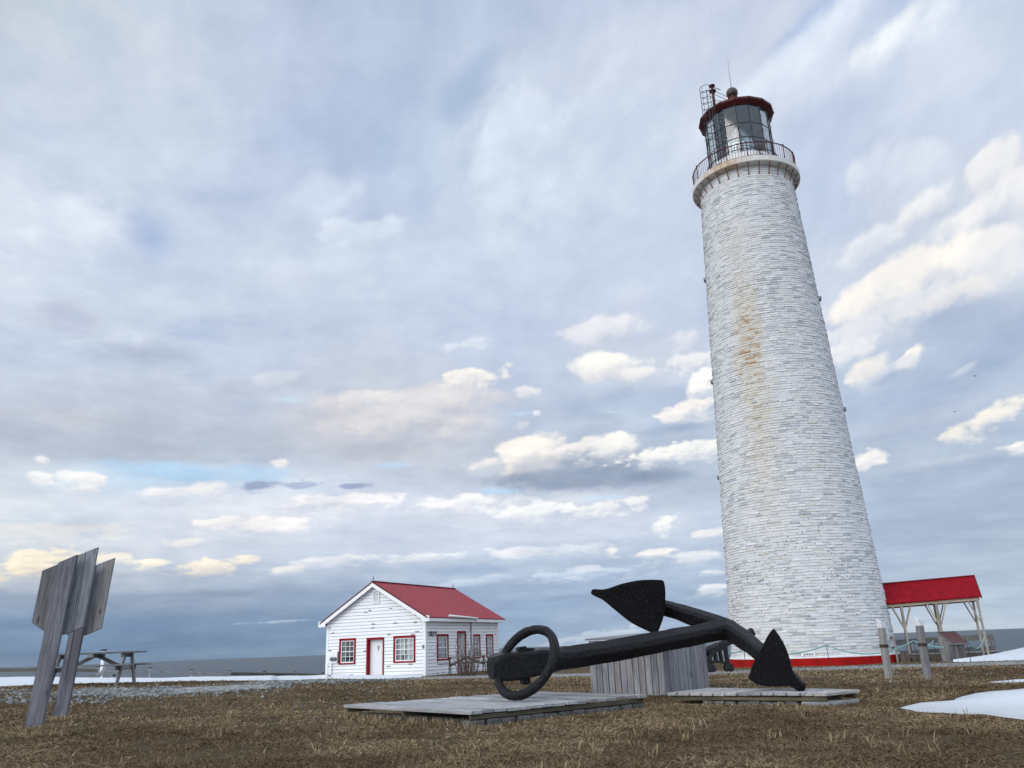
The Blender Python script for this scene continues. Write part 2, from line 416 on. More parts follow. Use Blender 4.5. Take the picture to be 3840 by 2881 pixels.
def _soil(t):
    p = t.pos()
    a = t.noise(p, .55, 5, .6); b = t.noise(p, 5, 6, .7); c_ = t.noise(t.vmul(p, (1, 1, .3)), 34, 5, .75)
    c = t.mix(t.map(b, .32, .68), (.050, .035, .019, 1), (.125, .088, .048, 1))
    c = t.mix(t.map(a, .42, .68, 0, .6), c, (.15, .11, .06, 1))
    c = t.mix(t.map(c_, .5, .78, 0, .75), c, (.34, .26, .16, 1))
    c = t.mix(t.map(c_, .25, .42, .7, 0), c, (.03, .022, .014, 1))
    s = t.n('ShaderNodeSeparateXYZ', p)
    c = t.mix(t.map(s.outputs[2], -3, -1.5, 1, 0), c, (.12, .105, .09, 1))
    h = t.math('ADD', t.math('MULTIPLY', b, 1.2), c_)
    return {'Base Color': c, 'Roughness': .95, 'Specular IOR Level': .1, 'bump': (h, .9, .05)}
M['soil'] = material('dead_turf', _soil)
def _grass(t):
    r = t.attr('rnd'); w = t.attr('tone')
    c = t.ramp(r, [(0, (.07, .05, .026, 1)), (.25, (.17, .118, .064, 1)), (.55, (.29, .212, .122, 1)), (.8, (.42, .325, .20, 1)), (1, (.56, .46, .31, 1))])
    d = t.ramp(r, [(0, (.05, .034, .018, 1)), (.5, (.125, .080, .042, 1)), (1, (.28, .20, .115, 1))])
    g = t.ramp(r, [(0, (.045, .048, .02, 1)), (.5, (.13, .125, .05, 1)), (1, (.26, .235, .11, 1))])
    c = t.mix(t.map(w, .30, .58, 1, 0), c, d)
    c = t.mix(t.map(t.noise(t.pos(), .9, 3), .62, .75, 0, .6), c, g)
    return {'Base Color': c, 'Roughness': .8, 'Specular IOR Level': .15}
M['grass'] = material('dead_grass_blades', _grass)
def _gravel(t):
    p = t.pos(); v = t.n('ShaderNodeTexVoronoi', p, Scale=13.0); n = t.noise(p, 3, 5, .6)
    g = t.n('ShaderNodeSeparateColor', v.outputs['Color']).outputs[0]
    c = t.ramp(g, [(0, (.12, .125, .125, 1)), (.5, (.24, .245, .24, 1)), (1, (.40, .40, .385, 1))])
    c = t.mix(t.map(n, .5, .7, 0, .55), c, (.16, .13, .09, 1))
    return {'Base Color': c, 'Roughness': .9, 'bump': (v.outputs['Distance'], .8, .04)}
M['gravel'] = material('crushed_gravel', _gravel)
def _rock(t):
    r = t.attr('rnd'); p = t.pos()
    c = t.ramp(r, [(0, (.075, .085, .088, 1)), (.5, (.155, .172, .175, 1)), (.85, (.24, .255, .255, 1)), (1, (.36, .36, .34, 1))])
    c = t.mix(t.map(t.noise(p, 22, 4), .45, .7, 0, .4), c, (.22, .215, .19, 1))
    return {'Base Color': c, 'Roughness': .85, 'Specular IOR Level': .25}
M['rock'] = material('grey_stone', _rock)
def _snow(t):
    p = t.pos(); n = t.noise(p, 2.2, 5, .6); m = t.noise(p, 25, 4, .7); e = t.attr('rnd')
    c = t.mix(t.map(n, .4, .7, 0, .5), (.68, .715, .76, 1), (.58, .62, .675, 1))
    c = t.mix(t.map(t.math('ADD', e, t.math('MULTIPLY', t.math('SUBTRACT', n, .5), .5)), .05, .5, .85, 0), c, (.46, .48, .50, 1))
    c = t.mix(t.map(t.noise(p, 13, 2), .74, .78, 0, .6), c, (.12, .10, .08, 1))
    return {'Base Color': c, 'Roughness': .6, 'Specular IOR Level': .3, 'bump': (t.math('ADD', t.math('MULTIPLY', n, 2.0), m), .35, .05)}
M['snow'] = material('old_snow', _snow)
def _sea(t):
    p = t.pos(); w1 = t.noise(t.vmul(p, (.14, .30, 1)), 1.0, 6, .65, .3); w2 = t.noise(t.vmul(p, (.012, .03, 1)), 1.0, 8, .7)
    c = t.mix(t.map(w1, .35, .7), (.030, .046, .062, 1), (.10, .13, .155, 1))
    c = t.mix(t.map(w2, .4, .7, 0, .5), c, (.065, .09, .118, 1))
    c = t.mix(t.map(t.noise(t.vmul(p, (.35, .6, 1)), 1.0, 3, .7), .70, .76, 0, .55), c, (.40, .45, .48, 1))
    return {'Base Color': c, 'Roughness': .42, 'Specular IOR Level': .12, 'bump': (t.math('ADD', w1, w2), 1.0, 2.0)}
M['sea'] = material('grey_sea', _sea)

# ------------------------------------------------------------------ grids as meshes
def mesh_np(name, verts, faces, mat, attrs=None, smooth=True, nside=4):
    me = bpy.data.meshes.new(name); verts = np.asarray(verts, np.float32); faces = np.asarray(faces, np.int32)
    me.vertices.add(len(verts)); me.vertices.foreach_set('co', verts.ravel())
    me.loops.add(faces.size); me.loops.foreach_set('vertex_index', faces.ravel())
    me.polygons.add(len(faces)); me.polygons.foreach_set('loop_start', np.arange(len(faces), dtype=np.int32) * nside)
    try: me.polygons.foreach_set('loop_total', np.full(len(faces), nside, np.int32))
    except Exception: pass
    me.polygons.foreach_set('use_smooth', np.full(len(faces), smooth))
    for k, v in (attrs or {}).items():
        a = me.attributes.new(k, 'FLOAT', 'POINT'); a.data.foreach_set('value', np.asarray(v, np.float32))
    me.update(calc_edges=True); me.validate()
    return link(name, me, mat)
def quads(nu, nv):
    i = np.arange(nu - 1)[:, None] * nv + np.arange(nv - 1)[None]
    return np.stack([i, i + nv, i + nv + 1, i + 1], -1).reshape(-1, 4)
def grid_axis(parts):
    out = []
    for a, b, s in parts: out += list(np.arange(a, b, s))
    return np.array(out + [parts[-1][1]])
gx = grid_axis([(-400, -70, 15), (-70, -32, 2), (-32, -12, .5), (-12, 14, .2), (14, 34, .5), (34, 70, 2), (70, 400, 15)])
gy = grid_axis([(-120, -6, 6), (-6, 4, 1), (4, 26, .2), (26, 50, .5), (50, 80, .8)])
X, Y = np.meshgrid(gx, gy, indexing='ij')
tag(mesh_np('ground', np.stack([X, Y, hgt(X, Y)], -1).reshape(-1, 3), quads(len(gx), len(gy)), M['soil']), 'dead brown turf on the cliff top', 'ground', None, 'structure')
R_ = 45000
sx = np.concatenate([-np.geomspace(R_, 20, 60), [0], np.geomspace(20, R_, 60)]); sy = np.concatenate([[-3000, -500], np.linspace(-100, 100, 15), np.geomspace(110, R_, 70)])
X, Y = np.meshgrid(sx, sy, indexing='ij')
tag(mesh_np('sea', np.stack([X, Y, np.full_like(X, SEA_Z)], -1).reshape(-1, 3), quads(len(sx), len(sy)), M['sea']), 'grey blue sea under a cloudy horizon', 'sea', None, 'structure')

def poly_interp(pl, xs):
    pl = np.array(pl, float); return np.interp(xs, pl[:, 0], pl[:, 1])
def pip(px, py, poly):
    poly = np.asarray(poly); ins = np.zeros(len(px), bool); n = len(poly)
    for i in range(n):
        x0, y0 = poly[i][:2]; x1, y1 = poly[(i + 1) % n][:2]
        c = ((y0 > py) != (y1 > py)) & (px < (x1 - x0) * (py - y0) / (y1 - y0 + 1e-12) + x0); ins ^= c
    return ins

# gravel drive: near and far edge seen from the lawn
near = [(270, 2606), (300, 2612), (420, 2614), (600, 2611), (830, 2598), (1030, 2584), (1190, 2569), (1320, 2567), (1420, 2561), (1560, 2551), (1700, 2546), (1900, 2543), (2080, 2541), (2220, 2538), (2500, 2533), (2700, 2529), (2860, 2526), (3000, 2516), (3240, 2511), (3500, 2503), (3840, 2495), (4200, 2486)]
far = [(270, 2602), (300, 2590), (420, 2586), (600, 2580), (830, 2572), (1030, 2558), (1190, 2546.5), (1320, 2546), (1420, 2545), (1560, 2541), (1700, 2533), (1900, 2528), (2080, 2526), (2220, 2523), (2500, 2520), (2700, 2518), (2860, 2513), (3000, 2504), (3240, 2496), (3500, 2488.5), (3840, 2477), (4200, 2468)]
xs = np.linspace(270, 4200, 260); rows = []
ny = poly_interp(near, xs); fy_ = poly_interp(far, xs)
for i, x in enumerate(xs):
    a = gr(x, ny[i])[:2]; b = gr(x, fy_[i])[:2]
    a = a + unit(a) * .5 * (vn(i * .31, 3.3) - .5) + unit(a) * .35 * (vn(i * 1.3, 9.3) - .5); b = b + unit(b) * .8 * (vn(i * .27, 7.7) - .5)
    if np.linalg.norm(b) < np.linalg.norm(a) + .4: b = a + unit(a) * .4
    for t in np.linspace(0, 1, 9):
        p = a + (b - a) * t; rows.append((p[0], p[1], float(hgt(*p)) + .012 * min(1, 6 * t, 6 * (1 - t)) + (-.02 if t in (0, 1) else 0)))
rows = np.array(rows); GRV = rows.reshape(-1, 9, 3)
tag(mesh_np('gravel_path', rows, quads(len(xs), 9), M['gravel']), 'grey gravel drive crossing behind the lawn', 'gravel path', None, 'structure')
GRAVEL_POLY = np.concatenate([GRV[:, 0, :2], GRV[::-1, 8, :2]])

# snow: drifts with real thickness over the terrain
def drift(name, label, ring, height, n=64, m=9, power=.6):
    """ring: outline on the ground (closed, xy); swollen to `height` towards the middle"""
    ring = np.array(ring)[:, :2]; L = np.r_[0, np.cumsum(np.linalg.norm(np.diff(np.vstack([ring, ring[:1]]), axis=0), axis=1))]
    s = np.linspace(0, L[-1], n * 4, endpoint=False); cl = np.vstack([ring, ring[:1]])
    R2 = np.stack([np.interp(s, L, cl[:, 0]), np.interp(s, L, cl[:, 1])], -1)
    R2 = R2 + (np.stack([fb(R2[:, 0] * 1.6, R2[:, 1] * 1.6 + 5, 3), fb(R2[:, 0] * 1.6 + 40, R2[:, 1] * 1.6, 3)], -1) - .5) * .22
    c = R2.mean(0); vs = []; at_ = []
    for j in range(m):
        t = j / (m - 1); ringj = c + (R2 - c) * (1 - t)
        hh = height * np.minimum(1, (t * 2.2)) ** power * (.75 + .5 * fb(ringj[:, 0] * .9, ringj[:, 1] * .9)) - (.03 if j == 0 else 0)
        vs.append(np.stack([ringj[:, 0], ringj[:, 1], hgt(ringj[:, 0], ringj[:, 1]) + hh], -1)); at_.append(np.full(len(R2), t))
    N = len(R2); vs = np.array(vs).reshape(-1, 3); F = []
    for j in range(m - 1):
        k = np.arange(N); F.append(np.stack([j * N + k, j * N + (k + 1) % N, (j + 1) * N + (k + 1) % N, (j + 1) * N + k], -1))
    tag(mesh_np(name, vs, np.concatenate(F), M['snow'], {'rnd': np.array(at_).ravel()}), label, 'snow', None, 'structure')
    return R2
def g2(pts): return [gr(*p)[:2] for p in pts]
S2 = drift('snow', 'melting white snow patch at the right edge of the lawn',
      g2([(3329, 2655), (3385, 2671), (3497, 2677), (3609, 2685), (3693, 2685), (3805, 2704), (3900, 2716), (4300, 2740), (4600, 2640), (4300, 2570), (3980, 2572), (3840, 2583), (3682, 2595), (3630, 2603), (3570, 2615), (3480, 2639), (3385, 2643)]), .05)
S3 = drift('snow', 'thin streak of dirty ice on the turf behind the snow patch', g2([(3682, 2561), (3740, 2564), (3840, 2560), (4000, 2556), (4000, 2545), (3840, 2549), (3770, 2552), (3730, 2556)]), .02)
def bank(name, label, cols, n=80, m=14, back=3.0, flat=.5):
    """cols: (x pixel of the column, y pixel of the near foot, depth and z of the crest)"""
    c = np.array(cols, float); xs = np.linspace(c[0, 0], c[-1, 0], n); vs = []; at_ = []; ring = []
    for x in xs:
        yn, Yc, yc = [np.interp(x, c[:, 0], c[:, k]) for k in (1, 2, 3)]
        a = gr(x, yn); b = at(x, yc, Yc); j = (vn(x * .013, 3.1) - .5) * .12
        ring.append(a[:2])
        for k in range(m):
            t = k / (m - 1)
            if t <= .75:
                u = t / .75; p = a + (b - a) * u; z = p[2] + (math.sin(u * math.pi) * .10 + j * u * .4)
                if k == 0: z = a[2] - .06
                z = max(z, float(hgt(p[0], p[1])) - .05 + .10 * min(1, u * 4))
            else:
                u = (t - .75) / .25; p = b + unit(b - ORG) * back * u; z = b[2] + j * .4 + (float(hgt(p[0], p[1])) - .1 - b[2]) * u * u
            vs.append((p[0], p[1], z)); at_.append(1.0)
    tag(mesh_np(name, vs, quads(n, m), M['snow'], {'rnd': at_}), label, 'snow', None, 'structure')
    return ring
bank('snow', 'long snow bank on the cliff edge beside the white cottage',
     [(-500, 2600, 53, 2556), (0, 2577, 53, 2540), (170, 2574, 53, 2540.5), (290, 2570, 53, 2543), (420, 2567, 53, 2545), (600, 2566, 53, 2546), (700, 2564, 53, 2544), (860, 2557.5, 52.5, 2541.5), (1020, 2554, 52, 2538), (1170, 2548, 50, 2534.5), (1230, 2545.5, 45.2, 2533), (1300, 2546, 45.8, 2534.5), (1430, 2547, 45.0, 2535.5), (1520, 2543, 44.0, 2537.8), (1580, 2540, 43.6, 2538.6)], n=150, back=.6)
bank('snow', 'snow bank piled at the cliff edge right of the red roofed shelter',
     [(3575, 2484, 36.2, 2482.5), (3651, 2482, 38, 2468), (3707, 2480.5, 39, 2457), (3763, 2479, 40, 2442.5), (3840, 2476, 41, 2428.5), (4000, 2473, 42, 2405), (4400, 2465, 44, 2395)], n=70)

# stones on the drive
ICO = []
def ico():
    bm = bmesh.new(); bmesh.ops.create_icosphere(bm, subdivisions=1, radius=1); v = np.array([x.co[:] for x in bm.verts]); f = np.array([[q.index for q in p.verts] for p in bm.faces]); bm.free(); return v, f
iv, jf = ico()
def stones(name, pts, size, label):
    n = len(pts); sc = size[:, None, None] * RNG.uniform(.55, 1.2, (n, 1, 3)) * RNG.uniform(.72, 1.12, (n, len(iv), 1)); sc[:, :, 2] *= .7
    a = RNG.uniform(0, 6.28, n); tl = RNG.uniform(-.6, .6, n); P = iv[None] * sc
    y2 = P[:, :, 1] * np.cos(tl)[:, None] - P[:, :, 2] * np.sin(tl)[:, None]; z2 = P[:, :, 1] * np.sin(tl)[:, None] + P[:, :, 2] * np.cos(tl)[:, None]
    x3 = P[:, :, 0] * np.cos(a)[:, None] - y2 * np.sin(a)[:, None]; y3 = P[:, :, 0] * np.sin(a)[:, None] + y2 * np.cos(a)[:, None]
    V_ = np.stack([x3 + pts[:, 0:1], y3 + pts[:, 1:2], z2 + pts[:, 2:3]], -1).reshape(-1, 3)
    F = (jf[None] + (np.arange(n) * len(iv))[:, None, None]).reshape(-1, 3)
    tag(mesh_np(name, V_, F, M['rock'], {'rnd': np.repeat(RNG.random(n), len(iv))}, False, 3), label, 'stones', None, 'stuff')
pts = []; size = []
for k in range(15500):
    u = RNG.random(); i = int(u * 258)
    xpix = 270 + 3930 * i / 258
    t = RNG.random(); w = GRV[i, 0] + (GRV[i, 8] - GRV[i, 0]) * t + (GRV[i + 1, 0] - GRV[i, 0]) * RNG.random()
    big = xpix < 1550
    if not big and RNG.random() < .45: continue
    if 650 < xpix < 1000 and vn(w[0] * .6, w[1] * .6) < .45: continue
    s = (RNG.uniform(.025, .062) if big else RNG.uniform(.014, .038))
    pts.append((w[0], w[1], float(hgt(w[0], w[1])) + s * .15)); size.append(s)
for k in range(500):      # scattered stones in the bare turf at the far left
    p_ = gr(RNG.uniform(-60, 420), RNG.uniform(2588, 2640)); s_ = RNG.uniform(.02, .06); pts.append((p_[0], p_[1], p_[2] + s_ * .1)); size.append(s_)
for k in range(1500):      # strays in the turf beside the drive
    i = RNG.integers(4, 250); t = RNG.normal(0, .55); t = -abs(t) * .5 if RNG.random() < .5 else 1 + abs(t) * .4
    w = GRV[i, 0] + (GRV[i, 8] - GRV[i, 0]) * t; s = RNG.uniform(.012, .04)
    if np.hypot(w[0], w[1]) > 8: pts.append((w[0], w[1], float(hgt(w[0], w[1])) + s * .1)); size.append(s)
stones('gravel_stones', np.array(pts), np.array(size), 'loose grey crushed stones along the drive')

# grass: matted dead blades
DECK1 = [atz(1285, 2642, .144)[:2], atz(1762.7, 2666.5, .144)[:2], atz(2424.5, 2604, .144)[:2], atz(2031, 2593, .144)[:2]]
DECK2 = [atz(2501.7, 2598, .125)[:2], atz(3100, 2598, .125)[:2], atz(3226, 2585, .125)[:2], atz(2656, 2579, .125)[:2]]
def shrink(poly, k):
    c = np.mean(poly, 0); return [c + (np.asarray(p) - c) * k for p in poly]
def blades(n, r0, r1, pw, lmul=1.0, wmul=1.0, up=1.0):
    u = RNG.random(n); r = (r0 ** pw + u * (r1 ** pw - r0 ** pw)) ** (1 / pw); a = RNG.uniform(-rad(42), rad(42), n)
    x = r * np.sin(a); y = r * np.cos(a)
    keep = ~pip(x, y, GRAVEL_POLY) | (RNG.random(n) < .05)
    for pl in (shrink(DECK1, .97), shrink(DECK2, .95), S2, S3): keep &= ~pip(x, y, pl)
    tone = fb(x * .8 + 11, y * .8, 3); cl = fb(x * 3.1, y * 3.1 + 7, 3)
    bare = fb(x * 1.1 + 60, y * 1.1 + 20, 4); keep &= RNG.random(n) < np.clip((.25 + 1.1 * np.clip(cl * 1.8 - .45, 0, 1)) * np.clip((bare - .30) * 7, .12, 1), 0, 1)
    x = x[keep]; y = y[keep]; r = r[keep]; tone = tone[keep]; cl = cl[keep]; n = len(x)
    z = hgt(x, y)
    far_ = np.clip(r / 8, .8, 3.2)
    L = RNG.uniform(.025, .085, n) * lmul * (.7 + .6 * cl); w = RNG.uniform(.0011, .0028, n) * far_ * wmul
    th = RNG.uniform(0, 6.283, n) + 2.2 * (vn(x * 2, y * 2) - .5); el = np.clip(RNG.normal(.22, .24, n), .02, 1.2) * up
    bend = RNG.uniform(-.9, .3, n)
    dx, dy = np.cos(th), np.sin(th); sxx, syy = -dy * w, dx * w
    z0 = z - .004 + RNG.uniform(0, .02, n) * cl
    m1 = np.stack([x + dx * L * .5 * np.cos(el), y + dy * L * .5 * np.cos(el), z0 + L * .5 * np.sin(el)], -1)
    e2 = el + bend; tip = m1 + np.stack([dx * L * .5 * np.cos(e2), dy * L * .5 * np.cos(e2), L * .5 * np.sin(e2)], -1)
    tip[:, 2] = np.maximum(tip[:, 2], z + .003)
    b = np.stack([x, y, z0], -1); s = np.stack([sxx, syy, np.zeros(n)], -1)
    tw = RNG.uniform(-.7, .7, n)[:, None] * np.stack([np.zeros(n), np.zeros(n), w], -1)
    Vv = np.stack([b - s, b + s, m1 + s * .85 + tw, m1 - s * .85 - tw, tip], 1).reshape(-1, 3)
    o = np.arange(n)[:, None] * 5
    F3 = np.concatenate([o + [[0, 1, 2]], o + [[0, 2, 3]], o + [[3, 2, 4]]])
    rv = np.clip(RNG.beta(1.7, 2.3, n), 0, 1)
    return Vv, F3, np.repeat(rv, 5), np.repeat(tone, 5)
parts_ = [blades(520000, 5.2, 13, 1.15), blades(330000, 12, 27, 1.0, 1.1, 1.1), blades(90000, 25, 44, 1.0, 1.3, 1.3)]
# longer tufts around the edges of the decks and the feet of posts
off = 0; VV = []; FF = []; RR = []; TT = []
for Vv, F3, rv, tn in parts_:
    VV.append(Vv); FF.append(F3 + off); RR.append(rv); TT.append(tn); off += len(Vv)
def tuft_line(a, b, n, lo, hi, sp):
    global off
    t = RNG.random(n)[:, None]; p = np.asarray(a)[None, :2] * (1 - t) + np.asarray(b)[None, :2] * t + RNG.normal(0, sp, (n, 2))
    L = RNG.uniform(lo, hi, n); th = RNG.uniform(0, 6.28, n); el = RNG.uniform(.6, 1.45, n); z = hgt(p[:, 0], p[:, 1]); w = RNG.uniform(.0015, .0032, n)
    d = np.stack([np.cos(th) * np.cos(el), np.sin(th) * np.cos(el), np.sin(el)], -1); s = np.stack([-np.sin(th) * w, np.cos(th) * w, 0 * w], -1)
    B = np.stack([p[:, 0], p[:, 1], z - .01], -1); m1 = B + d * L[:, None] * .55; tip = m1 + (d * [1.2, 1.2, .45]) * L[:, None] * .5
    VV.append(np.stack([B - s, B + s, m1 + s, m1 - s, tip], 1).reshape(-1, 3)); o = np.arange(n)[:, None] * 5
    FF.append(np.concatenate([o + [[0, 1, 2]], o + [[0, 2, 3]], o + [[3, 2, 4]]]) + off); RR.append(np.repeat(np.clip(RNG.beta(2.4, 2, n), 0, 1), 5)); TT.append(np.repeat(np.full(n, .6), 5)); off += n * 5
for q_ in range(200):   # stray taller tufts and stems
    r_ = RNG.uniform(5.6, 16) ; a_ = RNG.uniform(-rad(36), rad(36)); q = V(r_ * math.sin(a_), r_ * math.cos(a_))
    if any(pip(np.array([q[0]]), np.array([q[1]]), pl)[0] for pl in (DECK1, DECK2, S2, S3)): continue
    tuft_line(q, q + V(.02, 0), int(RNG.integers(4, 26)), .05, .15, RNG.uniform(.01, .05))
tuft_line(DECK1[0], DECK1[1], 900, .05, .15, .06); tuft_line(DECK1[1] + V(.05, -.1), DECK1[2] + V(.05, -.1), 420, .03, .07, .04); tuft_line(DECK2[0] + V(0, -.1), DECK2[1] + V(0, -.1), 420, .03, .06, .04)
for px_ in ((130, 2735), (230, 2700), (3335, 2546), (3479, 2546)):
    q = gr(*px_); tuft_line(q, q + V(.05, 0, 0), 260, .05, .14, .14)
tag(mesh_np('grass', np.concatenate(VV), np.concatenate(FF), M['grass'], {'rnd': np.concatenate(RR), 'tone': np.concatenate(TT)}, False, 3), 'short matted dead grass covering the lawn', 'grass', None, 'stuff')

# ================================================================== LIGHTHOUSE
def cyl(r, a, z):   # a: angle from the viewer's side, positive to the right as seen by the viewer
    q = A_CAM + a; return TC + V(r * math.cos(q), r * math.sin(q), z)
LH = empty('lighthouse', TC + V(0, 0, -.6), 'tall tapering white stone lighthouse with a red plinth and glazed red capped lantern', 'lighthouse')
Z0, ZW = -.17, 26.38
b = MB(); b.lathe([(TR(-.8), -.8), (TR(Z0) + .004, Z0), (TR(ZW) + .004, ZW)], TC, 160, True, rnd=.6)
h = .135; k = 0; z = Z0
while z < ZW - .02:
    R = TR(z + h / 2); a = random.uniform(0, .1); end = a + 2 * math.pi; hh = min(h, ZW - z)
    while a < end - .03:
        w = random.uniform(.28, .62) / R
        if end - (a + w) < .28 / R: w = end - a
        g = .006 / R; d = random.uniform(.012, .05); zz0 = z + .004; zz1 = z + hh - .004; ins = .018 / R; dz = .022
        rb0, rb1 = TR(zz0), TR(zz1)
        P = []
        for (rr0, rr1, ia, iz) in ((rb0, rb1, g, 0), (rb0 + d * random.uniform(.7, 1.2), rb1 + d * random.uniform(.5, 1.0), g + ins, dz)):
            for (aa, zzz, r_) in ((a + ia, zz0 + iz, rr0), (a + w - ia, zz0 + iz, rr0), (a + w - ia, zz1 - iz, rr1), (a + ia, zz1 - iz, rr1)):
                P.append(TC + V(r_ * math.cos(aa), r_ * math.sin(aa), zzz))
        b.add(P, [(4, 5, 6, 7), (0, 1, 5, 4), (1, 2, 6, 5), (2, 3, 7, 6), (3, 0, 4, 7)], [[(0, 0)] * 4] * 5, random.random())
        a += w
    z += h; k += 1
b.build('stone_wall', M['stone'], LH)
b = MB(); b.lathe([(TR(-.9) + .13, -.95), (TR(-.2) + .13, -.215)], TC, 128, True); b.build('plinth', M['red_band'], LH)
b = MB(); b.lathe([(TR(-.2) + .132, -.22), (TR(-.2) + .132, -.175), (TR(-.2) - .02, -.135)], TC, 128, False); b.build('plinth_ledge', M['trim_white'], LH)
# little painted plate above the plinth
b = MB(); c = cyl(TR(-.05) + .055, rad(-2.4), -.03); nx = unit(c * [1, 1, 0] - TC * [1, 1, 0]); tx = V(-nx[1], nx[0], 0)
b.box(c, (.62, .03, .2), np.stack([tx, nx, V(0, 0, 1)], 1)); pl = b.build('painted_plate', M['trim_white'], LH)
b = MB()
for i, hh in enumerate((.09, .08, .1, .1, .07, .085)): b.box(c + tx * (-.17 + i * .075) + nx * .017 + V(0, 0, -.02), (.035, .012, hh), np.stack([tx, nx, V(0, 0, 1)], 1))
b.build('lettering', M['black_paint'], pl)
# small sills and fixings on the flanks (they only just break the outline)
for (aa, zz) in ((-1.60, 21.0), (-1.60, 14.7), (-1.60, 9.2), (1.60, 18.7), (1.60, 12.2)):
    c = cyl(TR(zz), aa, zz); n_ = unit((c - TC) * [1, 1, 0]); tx = V(-n_[1], n_[0], 0)
    b = MB(); b.box(c + n_ * .05, (.5, .2, .14), np.stack([tx, n_, V(0, 0, 1)], 1)); b.build('window_sill', M['galv'], LH)

# gallery
b = MB(); b.lathe([(2.60, 26.30), (2.72, 26.34), (3.10, 26.36), (3.125, 26.39), (3.125, 26.70), (3.08, 26.72), (1.85, 26.74)], TC, 96, False, rnd=.5)
b.build('gallery_slab', M['slab'], LH)
for i in range(30):
    a = 2 * math.pi * (i + .5) / 30
    b = MB(); p = cyl(TR(25.75) + .02, a, 25.74); q = cyl(2.98, a, 26.36); b.tube([p, q], .028, 6, smooth=False); t_ = cyl(3.04, a, 26.345); b.tube([q, t_], .03, 6, smooth=False); b.build('bracket', M['bracket'], LH)
NP = 16
def ring_tube(r, z, rt, n=96, m=6):
    return MB().tube([cyl(r, 2 * math.pi * i / n, z) for i in range(n)], rt, m, closed=True)
rl = ring_tube(2.98, 27.66, .034).build('railing', M['rust_rail'], LH)
ring_tube(2.98, 26.80, .018).build('lower_rail', M['rust_rail'], rl)
for i in range(NP):
    a = 2 * math.pi * (i + .32) / NP; b = MB(); p = cyl(2.98, a, 26.72)
    b.tube([p, p + V(0, 0, .98)], .030, 6); b.lathe([(0, .94), (.04, .965), (.052, 1.0), (.04, 1.04), (0, 1.06)], p, 8, True)
    b.lathe([(.03, .12), (.045, .2), (.03, .28)], p, 8, True); b.build('rail_post', M['rust_rail'], rl)
    for j in range(1, 7):
        aa = a + 2 * math.pi / NP * j / 7; p = cyl(2.98, aa, 26.72); MB().tube([p + V(0, 0, .05), p + V(0, 0, .93)], .013, 5).build('baluster', M['rust_rail'], rl)
# murette, ledge and lantern
PH0 = A_CAM + math.pi / 16 * .2
b = MB(); b.lathe([(2.0, 26.735), (2.0, 27.74), (1.96, 27.78), (1.80, 27.78)], TC, 64, True); b.build('lantern_wall', M['white'], LH)
ring_tube(2.10, 27.86, .030, 64).build('hand_rail', M['black_metal'], LH)
for i in range(12):
    a = 2 * math.pi * i / 12; MB().tube([cyl(1.99, a, 27.7), cyl(2.10, a, 27.72), cyl(2.10, a, 27.86)], .014, 5).build('rail_bracket', M['black_metal'], LH)
LN = MB(); RL = 1.92; poly16 = lambda r, z, i: TC + V(r * math.cos(PH0 + 2 * math.pi * i / 16), r * math.sin(PH0 + 2 * math.pi * i / 16), z)
for i in range(16): LN.tube([poly16(RL, 27.76, i), poly16(RL, 31.02, i)], .030, 6, smooth=False)
for zz in (27.79, 28.76, 29.76, 31.0):
    for i in range(16): LN.tube([poly16(RL, zz, i), poly16(RL, zz, i + 1)], .022, 6, smooth=False)
lant = LN.build('lantern_frame', M['black_metal'], LH)
for i in range(16):
    MB().add([poly16(RL - .01, 27.8, i), poly16(RL - .01, 27.8, i + 1), poly16(RL - .01, 31.0, i + 1), poly16(RL - .01, 31.0, i)], [(0, 1, 2, 3)]).build('glass_pane', M['lantern_glass'], lant)
for i in range(16):   # small hand grips on the astragals
    for zz in (28.3, 29.25, 30.2): MB().tube([poly16(RL + .02, zz, i), poly16(RL + .09, zz + .03, i), poly16(RL + .09, zz + .12, i), poly16(RL + .02, zz + .15, i)], .010, 5).build('hand_grip', M['black_metal'], lant)
# floor, ceiling, roof
b = MB(); b.lathe([(0.0, 27.74), (1.84, 27.74)], TC, 48); b.build('lantern_floor', M['ceiling_slate'], LH)
b = MB(); b.lathe([(1.90, 31.0), (1.2, 31.5), (.3, 32.0), (0, 32.05)], TC, 16, phase=PH0); b.build('lantern_ceiling', M['ceiling_slate'], LH)
b = MB(); b.lathe([(1.86, 30.99), (1.97, 31.0), (2.25, 31.20), (2.26, 31.33), (2.18, 31.36), (1.3, 31.95), (.55, 32.42), (.40, 32.55)], TC, 16, phase=PH0); roof = b.build('lantern_roof', M['lantern_red'], LH)
b = MB()
for i in range(16):
    p0 = poly16(1.95, 31.02, i); p1 = poly16(2.27, 31.25, i); MB().bar(p0, p1, .07, .05).build('roof_rib', M['lantern_red'], roof)
b = MB(); b.lathe([(.42, 32.5), (.40, 32.62), (.27, 32.74), (.25, 32.86), (.30, 32.9), (.20, 32.93)], TC, 24, True); b.build('ventilator_neck', M['lantern_red'], LH)
b = MB(); b.lathe([(.36 * math.sin(t), 33.24 - .36 * math.cos(t)) for t in np.linspace(.35, math.pi, 16)], TC, 28, True); b.build('ventilator_ball', M['copper'], LH)
b = MB(); b.tube([TC + V(0, 0, 33.58), TC + V(0, 0, 33.9), TC + V(.01, 0, 34.8), TC + V(.03, 0, 35.85)], [.03, .022, .015, .008], 6); b.build('lightning_rod', M['galv'], LH)
